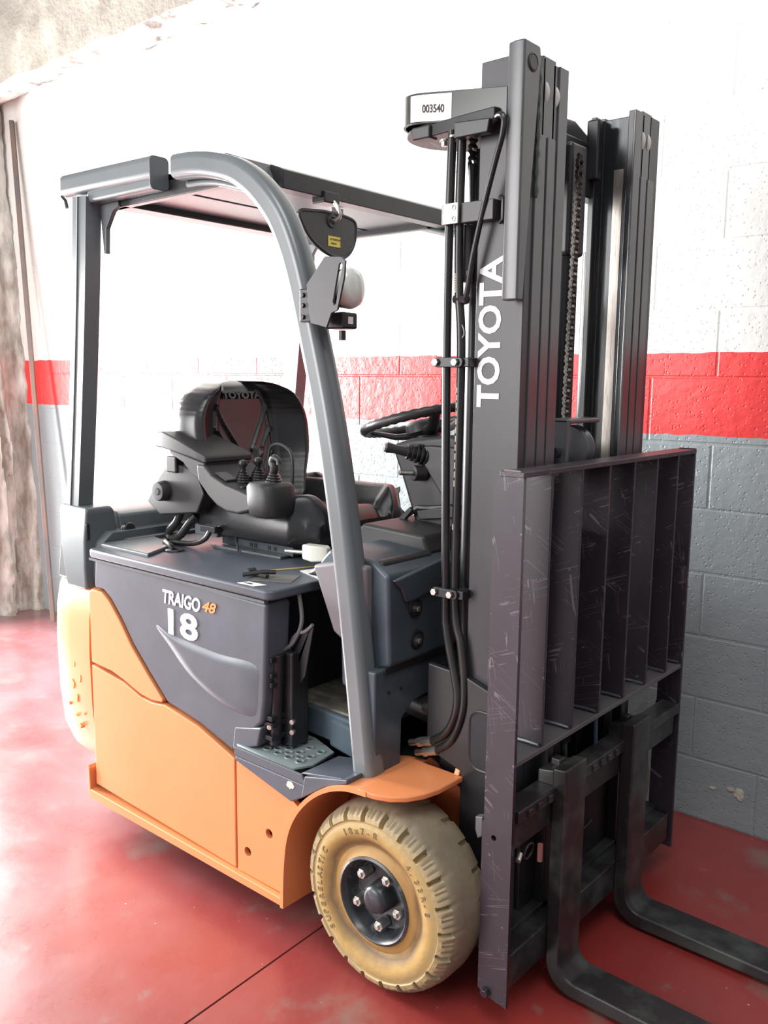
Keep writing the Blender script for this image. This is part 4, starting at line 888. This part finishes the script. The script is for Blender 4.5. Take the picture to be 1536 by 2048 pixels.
for (x0, x1, z) in ((0.012, 0.092, 1.441), (0.020, 0.092, 0.922)):
    cl = part('hose_clamp', fk); obj('bar', MB().prism(rrect(x0, x1, z - 0.011, z + 0.011, 0.010), 'y', 0.178, 0.190), BLK, cl, bev=0.002)
    obj('arm', MB().box(x1 - 0.02, x1 + 0.012, 0.185, 0.230, z - 0.010, z + 0.010), BLK, cl, bev=0.002)
    for x in (x0 + 0.010, x1 - 0.018): obj('bolt', MB().cyl((x, 0.178, z), (x, 0.170, z), 0.0088, seg=6), CHROME, cl, bev=0.0015)
zb = part('hose_bracket', fk, 'pale zinc bracket plate with two eyelets'); obj('plate', MB().box(0.030, 0.072, 0.176, 0.181, 1.733, 1.776), ALU, zb, bev=0.0015)
obj('plate_bend', MB().box(0.030, 0.034, 0.176, 0.215, 1.733, 1.776), ALU, zb, bev=0.001)
for z in (1.766, 1.743): obj('eyelet', MB().lathe([(0.0022, 0.0), (0.003, -0.002), (0.005, -0.0015), (0.006, 0.0)], (0.062, 0.176, z), 'y', 16), CHROME, zb)
obj('arm', MB().box(0.072, 0.155, 0.186, 0.214, 1.734, 1.776), MAST, zb, bev=0.002)
obj('weld', MB().tube([(0.158, 0.208, 1.730), (0.166, 0.206, 1.735), (0.166, 0.206, 1.776), (0.158, 0.208, 1.782)], 0.005, 8), BLK, zb)
obj('damper_tube', MB().tube([(0.066, 0.226, 1.735), (0.066, 0.226, 1.615)], 0.0125, 14), MAST, mast)
obj('damper_cap', MB().cyl((0.068, 0.222, 1.633), (0.068, 0.214, 1.633), 0.007), CHROME, mast)
obj('electric_cable', MB().tube(smooth_path([(0.145, 0.188, 1.925), (0.168, 0.178, 1.935), (0.185, 0.170, 1.925), (0.182, 0.172, 1.895), (0.160, 0.180, 1.843), (0.130, 0.186, 1.755), (0.104, 0.190, 1.660), (0.090, 0.195, 1.60), (0.080, 0.20, 1.575), (0.066, 0.21, 1.57)], 6), 0.0062, 10), RUB, mast)
obj('cable_loop', MB().tube(smooth_path([(0.075, 0.205, 1.58), (0.066, 0.20, 1.55), (0.068, 0.20, 1.53), (0.078, 0.20, 1.515), (0.080, 0.20, 1.50), (0.070, 0.20, 1.49)], 5), 0.0028, 6), RUB, mast)
obj('cable_gland', MB().tube([(0.05, 0.205, 1.578), (0.085, 0.20, 1.575)], 0.010, 8), BLK, mast)

# tilt cylinder and hose ends behind the fender
tc_ = part('tilt_cylinder', fk)
obj('barrel', MB().cyl((-0.24, 0.30, 0.60), (-0.02, 0.27, 0.592), 0.034), BLK, tc_, bev=0.003)
obj('rod', MB().cyl((-0.02, 0.27, 0.592), (0.055, 0.262, 0.590), 0.019), mat('chromed_rod', (0.35, 0.37, 0.42), 0.08, 0.95), tc_)
obj('rod_eye', MB().lathe([(0.012, -0.014), (0.034, -0.014), (0.036, 0), (0.034, 0.014), (0.012, 0.014)], (0.075, 0.245, 0.588), 'y', 28), BLK, tc_, smooth=40)
obj('eye_plate', MB().prism([(0.035, 0.568), (0.055, 0.556), (0.085, 0.570), (0.085, 0.605), (0.060, 0.600)], 'y', 0.205, 0.212), CHROME, tc_, bev=0.004)
obj('eye_bolt', MB().cyl((0.046, 0.212, 0.572), (0.046, 0.196, 0.572), 0.008, seg=6), CHROME, tc_, bev=0.001)
obj('grease_union', MB().tube([(-0.035, 0.235, 0.612), (-0.010, 0.215, 0.622), (0.012, 0.205, 0.632)], [0.010, 0.012, 0.008], 8), CHROME, tc_)
for (p, q) in (((0.020, 0.196, 0.553), (-0.055, 0.205, 0.525)), ((0.034, 0.198, 0.533), (-0.035, 0.205, 0.505))):
    p, q = Vector(p), Vector(q); fi = part('hose_fitting', fk)
    obj('ferrule', MB().tube([p, p.lerp(q, 0.45)], 0.0118, 16), CHROME, fi); obj('nut', MB().tube([p.lerp(q, 0.45), p.lerp(q, 0.62)], 0.0125, 6), CHROME, fi, smooth=30); obj('stem', MB().tube([p.lerp(q, 0.62), q], 0.0085, 12), CHROME, fi)
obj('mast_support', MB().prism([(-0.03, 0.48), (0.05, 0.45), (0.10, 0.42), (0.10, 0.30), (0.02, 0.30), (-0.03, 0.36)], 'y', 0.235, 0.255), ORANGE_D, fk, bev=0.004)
obj('label_plate', MB().prism([(0.315, 0.728), (0.40, 0.738), (0.40, 0.765), (0.315, 0.755)], 'x', -0.085, -0.079), LABEL, fk, smooth=0)
obj('mast_frame', MB().box(0.0, 0.10, 0.245, 0.80, 0.28, 0.70), BLK, fk, bev=0.008)

# ---------- fork carriage, forks, load backrest
ca = part('fork_carriage', fk, 'black fork carriage')
obj('upper_bar', MB().box(0.258, 0.300, 0.115, 0.975, 0.410, 0.502), FORK, ca, bev=0.004)
obj('lower_bar', MB().box(0.258, 0.300, 0.115, 0.975, 0.085, 0.165), FORK, ca, bev=0.004)
obj('upper_hook', MB().box(0.292, 0.312, 0.115, 0.975, 0.472, 0.502), FORK, ca, bev=0.004)
obj('lower_lip', MB().box(0.220, 0.262, 0.115, 0.975, 0.150, 0.180), FORK, ca, bev=0.003)
for y in (0.33, 0.71): obj('carriage_plate', MB().box(0.235, 0.262, y - 0.012, y + 0.012, 0.09, 0.60), BLK, ca, bev=0.003)
for y in (0.155, 0.195, 0.24, 0.45, 0.49, 0.53, 0.57): obj('notch_tooth', MB().box(0.302, 0.318, y - 0.008, y + 0.008, 0.478, 0.497), FORK, ca, bev=0.003)
obj('carriage_back', MB().box(0.225, 0.236, 0.25, 0.80, 0.12, 0.46), BLK, ca, bev=0.003)
obj('stud', MB().tube([(0.262, 0.395, 0.50), (0.262, 0.39, 0.555), (0.262, 0.388, 0.565)], [0.007, 0.008, 0.018], 12), FORK, ca)
obj('pin', MB().tube([(0.262, 0.555, 0.50), (0.262, 0.55, 0.58)], 0.006, 8), mat('blue_steel', (0.05, 0.08, 0.13), 0.35), ca)
obj('pull_ring', MB().tube([(0.312 + 0.003 * math.sin(a), 0.158 + 0.018 * math.cos(a), 0.398 + 0.018 * math.sin(a)) for a in [2 * PI * k / 24 for k in range(24)]], 0.0024, 6, closed=True), CHAIN, ca)
obj('pull_pin', MB().cyl((0.305, 0.135, 0.398), (0.310, 0.118, 0.390), 0.006), CHROME, ca)
obj('red_pin', MB().cyl((0.305, 0.220, 0.345), (0.305, 0.220, 0.385), 0.006), mat('dull_red_pin', (0.30, 0.12, 0.11), 0.5), ca)
obj('cylinder_clip', MB().tube([(0.262, 0.50 + 0.05 * math.cos(a), 0.300 + 0.010 * math.sin(a)) for a in [PI + PI * k / 12 for k in range(13)]], 0.0035, 6), CHAIN, ca)
def fork(y):
    f_ = part('fork', fk)
    xs, xf = 0.300, 0.336; zt = 0.046
    pts = [(xs, 0.545), (xf, 0.548), (xf, 0.09)]
    for k in range(7):
        a = math.radians(180 + 90 * k / 6); pts.append((xf + 0.040 + 0.040 * math.cos(a), zt + 0.040 + 0.040 * math.sin(a)))
    pts += [(1.36, zt - 0.020), (1.36, zt - 0.030), (1.0, 0.010), (0.40, 0.009)]
    for k in range(7):
        a = math.radians(-90 - 90 * k / 6); pts.append((xs + 0.070 + 0.070 * math.cos(a), 0.079 + 0.070 * math.sin(a)))
    obj('blade', MB().prism(pts, 'y', y, y + 0.098), FORK, f_, bev=0.006, seg=3)
    obj('hook', MB().prism([(0.262, 0.500), (0.262, 0.532), (0.308, 0.540), (0.308, 0.500)], 'y', y + 0.002, y + 0.096), FORK, f_, bev=0.004)
    obj('lock_pin', MB().box(0.276, 0.300, y + 0.035, y + 0.06, 0.535, 0.552), FORK, f_, bev=0.003)
fork(0.270); fork(0.620)
br = part('load_backrest', fk, 'dark scratched load backrest of flat vertical bars')
postp = [(0.234, 0.062), (0.234, 0.465), (0.240, 0.50), (0.240, 1.195), (0.262, 1.226), (0.308, 1.226), (0.308, 0.058)]
me = holed('side_post', [(0.257, 0.064), (0.234, 0.075), (0.234, 0.462), (0.238, 0.472), (0.238, 1.188), (0.255, 1.220), (0.308, 1.220), (0.308, 0.056)][::-1], [(0.264, 0.437, 0.0065, 0.0065)], 0.010)
me.transform(Matrix(((1, 0, 0, 0), (0, 0, 1, 0.097), (0, 1, 0, 0), (0, 0, 0, 1)))); link('side_post', me, POST, br)
obj('side_post', MB().prism(postp, 'y', 0.980, 0.990), POST, br, bev=0.0015)
for y in (0.212, 0.345, 0.478, 0.611, 0.744, 0.877):
    obj('backrest_bar', MB().box(0.236, 0.305, y - 0.0045, y + 0.0045, 0.618, 1.212), POST, br, bev=0.001)
    obj('weld_bead', MB().tube([(0.238, y - 0.009, 0.620), (0.27, y - 0.008, 0.621), (0.300, y - 0.008, 0.620)], 0.004, 6), MASTL, br)
obj('weld_bead', MB().tube([(0.238, 0.975, 0.620), (0.300, 0.975, 0.620)], 0.004, 6), MASTL, br)
obj('top_bar', MB().box(0.252, 0.309, 0.0905, 0.990, 1.212, 1.223), POST, br, bev=0.0015)
obj('cross_bar', MB().box(0.232, 0.306, 0.102, 0.980, 0.603, 0.614), mat('cross_bar_paint', (0.105, 0.100, 0.105), 0.35, var=0.2), br, bev=0.0015)
obj('corner_bevel', MB().cyl((0.300, 0.0925, 1.2245), (0.262, 0.0925, 1.2245), 0.002, seg=6), CHROME, br)
obj('post_bolt', MB().cyl((0.257, 0.092, 0.075), (0.257, 0.080, 0.073), 0.011, seg=6), POST, br, bev=0.002)
obj('post_bracket', MB().prism([(0.215, 0.47), (0.235, 0.475), (0.235, 0.43), (0.222, 0.42), (0.215, 0.44)], 'y', 0.092, 0.11), MASTL, br, bev=0.003)
for z0, z1 in ((0.41, 0.50), (0.09, 0.165)):
    for y in (0.103, 0.965): obj('post_lug', MB().box(0.245, 0.300, y, y + 0.014, z0, z1), BLK, br, bev=0.002)

# ---------- seat
seat = part('driver_seat', fk, 'black vinyl suspension seat with embossed wings and lettering')
CY = 0.503; CB = 0.535
def grid_seat(fn, nu, nv, flip=False):
    b = MB(); g = [[b.b.verts.new(fn(i / (nu - 1), j / (nv - 1))) for j in range(nv)] for i in range(nu)]
    for i in range(nu - 1):
        for j in range(nv - 1): b.b.faces.new((g[i][j], g[i + 1][j], g[i + 1][j + 1], g[i][j + 1]))
    return b, g
_bw = smooth_path([(0, 0.180, 0), (0.2, 0.210, 0), (0.4, 0.245, 0), (0.6, 0.255, 0), (0.75, 0.243, 0), (0.88, 0.205, 0), (0.96, 0.150, 0), (0.99, 0.110, 0), (1.0, 0.085, 0)], 60)
BW = []
for _k in range(201):
    _t = _k / 200; BW.append(min(_bw, key=lambda p: abs(p.x - _t)).y * 0.95)
def back_outline(t):
    # half width at height t 0..1
    return BW[min(int(t * 200), 200)]
def seam_ridges(u, v):
    """u -1..1 across, v 0..1 up: two wings of V-shaped ridges"""
    s_ = 0
    a = abs(u)
    for k in range(4):
        top = 0.78 - 0.14 * k
        # a ridge that runs from inner low to outer high
        ridge = top - 1.05 * max(0, 0.46 + 0.0 * k - a) - 0.05 * k
        d = v - ridge
        if 0.10 < a < 0.48 and v > 0.12: s_ += math.exp(-(d / 0.022) ** 2) * (1 if ridge > 0.1 else 0)
    for a0 in (0.13, 0.22):
        if 0.05 < v < 0.42: s_ += 0.7 * math.exp(-((a - a0 - 0.15 * v) / 0.02) ** 2)
    return min(s_, 1.3)
def back_fn(p, q):
    t = q; hw = back_outline(t); u = -1 + 2 * p; z = 1.015 + 0.378 * t
    lean = -0.955 - 0.070 * t - 0.015 * math.sin(PI * t)
    bol = 0.105 * (max(0, abs(u) - 0.38) / 0.62) ** 1.4
    edge = 0.05 * (max(0, abs(u) - 0.86) / 0.14) ** 2 + 0.045 * (max(0, t - 0.90) / 0.10) ** 2
    x = lean + bol - edge + 0.011 * seam_ridges(u, t) * (1 - abs(u) ** 4)
    d = abs(abs(u) - 0.50); x -= 0.010 * math.exp(-(d / 0.03) ** 2)
    return (x, CY + u * hw, z)
b, g = grid_seat(back_fn, 120, 90)
# close with a rounded back shell
edge_loop = [g[i][0] for i in range(120)] + [g[119][j] for j in range(1, 90)] + [g[i][89] for i in range(118, -1, -1)] + [g[0][j] for j in range(88, 0, -1)]
prev = edge_loop
cen = Vector((-1.02, CY, 1.20))
for dx, sc in ((-0.03, 1.015), (-0.06, 1.0), (-0.085, 0.93), (-0.10, 0.70)):
    new = [b.b.verts.new(Vector((-1.0 + (v_.co.x + 0.97) * 0.5 + dx, cen.y + (v_.co.y - cen.y) * sc, cen.z + (v_.co.z - cen.z) * sc))) for v_ in edge_loop]
    for k in range(len(prev)): b.b.faces.new((prev[k], prev[(k + 1) % len(prev)], new[(k + 1) % len(prev)], new[k]))
    prev = new
b.b.faces.new(prev)
obj('backrest', b, VINYL, seat, smooth=60)
text('backrest_lettering', 'TOYOTA', 0.030, mat('embossed_vinyl', (0.035, 0.034, 0.036), 0.22), seat, (-1.012, CY - 0.080, 1.338), (-0.03, 1, 0), (-0.25, 0, 1), depth=0.003, bold=0.0012, width=0.165)
def cush_fn(p, q):
    u = -1 + 2 * p; x = -0.96 + 0.47 * q
    hw = 0.235 + 0.020 * math.sin(PI * min(q * 1.1, 1)) - 0.05 * max(0, q - 0.85) / 0.15
    bol = 0.062 * min(1, max(0, abs(u) - 0.50) / 0.25) - 0.06 * (max(0, abs(u) - 0.86) / 0.14) ** 2
    z = 1.012 + bol + 0.022 * math.exp(-((q - 0.88) / 0.15) ** 2) * (1 - abs(u)) - 0.055 * (max(0, q - 0.88) / 0.12) ** 2
    z -= 0.008 * math.exp(-((abs(u) - 0.48) / 0.03) ** 2)
    if q < 0.5: z -= 0.004 * math.exp(-((abs(u) * 0.5 + q * 0.6 - 0.32) / 0.02) ** 2)
    return (x, CY + 0.015 + u * hw, z)
b, g = grid_seat(cush_fn, 70, 60)
el = [g[i][0] for i in range(70)] + [g[69][j] for j in range(1, 60)] + [g[i][59] for i in range(68, -1, -1)] + [g[0][j] for j in range(58, 0, -1)]
prev = el
for dz, sc in ((0.012, 1.02), (-0.02, 1.03), (-0.045, 1.01), (-0.055, 0.97)):
    new = [b.b.verts.new(Vector((-0.74 + (v_.co.x + 0.74) * sc, CY + (v_.co.y - CY) * sc, 0.985 + (v_.co.z - 0.985) * 0.15 + dz))) for v_ in el]
    for k in range(len(prev)): b.b.faces.new((prev[k], prev[(k + 1) % len(prev)], new[(k + 1) % len(prev)], new[k]))
    prev = new
b.b.faces.new(prev); obj('cushion', b, VINYL, seat, smooth=60)
obj('suspension_box', MB().prism(rrect(-0.930, -0.545, CB - 0.225, CB + 0.225, 0.04), 'z', 0.925, 0.965), PLASL, seat, bev=0.008, seg=3)
obj('bellows', MB().prism(rrect(-0.915, -0.56, CB - 0.205, CB + 0.205, 0.04), 'z', 0.960, 0.982), BLK, seat, bev=0.005)
text('maker_letters', 'GRAMMER', 0.020, PLAS, seat, (-0.845, CB - 0.2262, 0.938), (1, 0, 0), (0, 0, 1), depth=0.001, bold=0.0008, width=0.12)
obj('seat_rail', MB().box(-0.90, -0.585, CB - 0.215, CB - 0.185, 0.896, 0.924), mat('rail_zinc_dark', (0.10, 0.115, 0.135), 0.3, 0.5), seat, bev=0.002)
obj('seat_rail', MB().box(-0.90, -0.585, CB + 0.185, CB + 0.215, 0.896, 0.924), BLK, seat, bev=0.002)
for x in (-0.765, -0.745, -0.685, -0.66): obj('rail_slot', MB().box(x - 0.006, x + 0.006, CB - 0.2165, CB - 0.214, 0.904, 0.916), BLK, seat)
obj('rail_foot', MB().prism([(-0.93, 0.30), (-0.88, 0.27), (-0.60, 0.285), (-0.60, 0.32)], 'z', 0.892, 0.900), GREY_L, seat, bev=0.002)
hd = part('height_handle', fk, 'ivory seat adjustment handle')
obj('grip', MB().loft([[(x, y, z) for y, z in ((y0, z0), (y1, z0), (y1, z1), (y0, z1))] for x, y0, y1, z0, z1 in ((-0.472, 0.245, 0.262, 0.925, 0.955), (-0.465, 0.240, 0.268, 0.918, 0.960), (-0.43, 0.236, 0.270, 0.916, 0.961), (-0.392, 0.240, 0.268, 0.922, 0.963), (-0.378, 0.246, 0.262, 0.932, 0.958))]), IVORY, hd, bev=0.008, seg=3)
obj('shaft', MB().cyl((-0.56, 0.27, 0.925), (-0.465, 0.257, 0.935), 0.006), CHROME, hd)
obj('seat_side_lever', MB().box(-0.60, -0.575, 0.285, 0.40, 0.988, 1.010), IVORY, seat, bev=0.005)
obj('belt_buckle', MB().tube([(-0.955, 0.385, 1.155), (-0.935, 0.395, 1.13), (-0.90, 0.40, 1.10)], 0.012, 8, flat=(1, .6)), PLAS, seat)
obj('side_hinge', MB().prism([(-0.96, 1.00), (-0.76, 1.00), (-0.80, 1.05), (-0.90, 1.09), (-0.96, 1.08)], 'y', CY + 0.22, CY + 0.25), BLK, seat, bev=0.01)

# ---------- arm-rest console with its joysticks
ar = part('control_console', fk, 'arm-rest console with joysticks')
obj('arm_pad', MB().loft([[(x, y0, z0), (x, y1, z0), (x, y1, z1), (x, y0, z1)] for x, y0, y1, z0, z1 in ((-1.085, 0.215, 0.335, 1.200, 1.222), (-1.070, 0.204, 0.350, 1.192, 1.236), (-1.03, 0.200, 0.358, 1.190, 1.240), (-0.96, 0.200, 0.368, 1.180, 1.222), (-0.87, 0.200, 0.380, 1.166, 1.192), (-0.835, 0.202, 0.384, 1.156, 1.180), (-0.826, 0.206, 0.380, 1.158, 1.174))]), PLASL, ar, bev=0.008, seg=3)
obj('arm_body', MB().prism([(-1.02, 1.195), (-0.83, 1.158), (-0.86, 1.10), (-0.90, 1.118), (-0.94, 1.150), (-1.00, 1.172)], 'y', 0.206, 0.372), PLASL, ar, bev=0.012, seg=3)
obj('console_shell', MB().prism([(-0.868, 1.152), (-0.862, 1.104), (-0.815, 1.062), (-0.778, 1.038), (-0.735, 1.024), (-0.683, 1.022), (-0.625, 1.038), (-0.612, 1.060), (-0.614, 1.078), (-0.675, 1.092), (-0.738, 1.105), (-0.795, 1.126), (-0.830, 1.152)][::-1], 'y', 0.200, 0.385), PLASL, ar, bev=0.014, seg=4)
obj('lid', MB().prism([(-0.795, 1.127), (-0.745, 1.108), (-0.745, 1.114), (-0.795, 1.133)], 'y', 0.212, 0.255), PLAS, ar, bev=0.002)
obj('button', MB().cyl((-0.690, 0.228, 1.092), (-0.690, 0.228, 1.101), 0.010), PLAS, ar, bev=0.002)
pod = MB().loft([[(cx + rx * c_, cy + ry * s_, z) for c_, s_ in [(math.copysign(abs(math.cos(t)) ** .6, math.cos(t)), math.copysign(abs(math.sin(t)) ** .6, math.sin(t))) for t in [2 * PI * k / 28 for k in range(28)]]] for cx, cy, rx, ry, z in ((-0.600, 0.255, 0.040, 0.045, 1.020), (-0.600, 0.255, 0.052, 0.058, 1.030), (-0.603, 0.255, 0.056, 0.062, 1.06), (-0.607, 0.255, 0.054, 0.060, 1.105), (-0.609, 0.255, 0.046, 0.052, 1.116))])
obj('lever_pod', pod, PLASL, ar, smooth=50)
obj('pod_neck', MB().box(-0.68, -0.60, 0.24, 0.34, 1.03, 1.08), PLASL, ar, bev=0.01)
def joy(x, y, z, kind=0, k_=0.80):
    b = MB(); prof_ = [(0.036, -0.006)]
    for k in range(5):
        r = 0.034 - 0.0045 * k; h = 0.009 * k; prof_ += [(r, h), (r + 0.001, h + 0.003), (r - 0.004, h + 0.006)]
    prof_ += [(0.012, 0.047), (0.0, 0.048)]
    b.lathe([(r * k_, h * k_) for r, h in prof_], (x, y, z), 'z', 24); obj('joystick_bellows', b, RUB, ar, smooth=50)
    if kind: obj('joystick_grip', MB().tube(smooth_path([(x, y, z + 0.030), (x + 0.004, y, z + 0.045), (x - 0.002, y, z + 0.060), (x + 0.006, y - 0.002, z + 0.072), (x + 0.024, y - 0.004, z + 0.068), (x + 0.028, y - 0.004, z + 0.056)], 5), [0.010 + 0.003 * math.sin(k * 0.2) for k in range(26)], 12), PLAS, ar)
    else: obj('joystick_knob', MB().lathe([(r * k_, h * k_) for r, h in [(0.009, 0.045), (0.010, 0.056), (0.016, 0.064), (0.018, 0.072), (0.013, 0.082), (0, 0.085)]], (x, y, z), 'z', 20), PLAS, ar, smooth=50)
joy(-0.742, 0.272, 1.102); joy(-0.722, 0.312, 1.108); joy(-0.700, 0.350, 1.108); joy(-0.600, 0.260, 1.112, 1)
obj('guard_hoop', MB().tube(smooth_path([(-0.730, 0.36, 1.09), (-0.728, 0.36, 1.18), (-0.707, 0.36, 1.209), (-0.66, 0.36, 1.207), (-0.628, 0.36, 1.172), (-0.632, 0.36, 1.06)], 4), 0.005, 8), PLASL, ar)
obj('adjuster_box', MB().prism([(-1.155, 1.015), (-1.085, 1.100), (-1.03, 1.150), (-0.90, 1.125), (-0.865, 1.06), (-0.90, 1.0), (-1.085, 0.975)][::-1], 'y', 0.225, 0.33), PLAS, ar, bev=0.006)
obj('adjuster_knob', MB().lathe([(0.0, -0.030), (0.027, -0.029), (0.030, -0.024), (0.032, 0.0)], (-1.055, 0.225, 1.055), 'y', 28), PLASL, ar, smooth=40)
obj('knob_dimple', MB().lathe([(0.0, -0.0315), (0.010, -0.0315), (0.012, -0.029)], (-1.055, 0.225, 1.055), 'y', 20), PLAS, ar)
obj('arm_stop', MB().box(-1.035, -0.985, 0.215, 0.25, 1.115, 1.165), PLASL, ar, bev=0.006)
obj('arm_bracket', MB().prism([(-1.0, 0.955), (-0.78, 0.955), (-0.74, 1.03), (-0.85, 1.06), (-0.98, 1.04)], 'y', 0.30, 0.36), BLK, ar, bev=0.006)
obj('hose_sleeve', MB().tube(smooth_path([(-1.02, 0.26, 0.995), (-1.045, 0.26, 0.955), (-1.09, 0.26, 0.915), (-1.075, 0.26, 0.897), (-1.03, 0.262, 0.915), (-0.99, 0.265, 0.955), (-0.96, 0.27, 0.985)], 6), 0.013, 12), PLAS, ar)
obj('deck_cable', MB().tube(smooth_path([(-0.86, 0.245, 0.955), (-0.875, 0.235, 0.925), (-0.925, 0.225, 0.905), (-1.00, 0.21, 0.902), (-1.005, 0.185, 0.906), (-0.955, 0.165, 0.902), (-0.925, 0.155, 0.893)], 6), 0.0085, 10), RUB, ar)
obj('cable_grommet', MB().lathe([(0.030, 0.0), (0.026, 0.004), (0.012, 0.004)], (-0.925, 0.16, 0.893), 'z', 24), PLAS, ar)
obj('connector_block', MB().box(-0.97, -0.86, 0.27, 0.33, 0.925, 0.955), GREY_L, ar, bev=0.003)
obj('connector_plug', MB().box(-0.90, -0.83, 0.235, 0.265, 0.945, 0.965), PLAS, ar, bev=0.003)
obj('plug_clip', MB().box(-0.79, -0.765, 0.262, 0.275, 0.955, 0.968), IVORY, ar, bev=0.002)
for k in range(4): obj('wire', MB().tube(smooth_path([(-0.85, 0.25 + 0.008 * k, 0.955), (-0.81, 0.255 + 0.006 * k, 0.972 - 0.004 * k), (-0.775, 0.262 + 0.004 * k, 0.962), (-0.77, 0.27, 0.92), (-0.765, 0.27, 0.895)], 4), 0.0028, 6), RUB, ar)
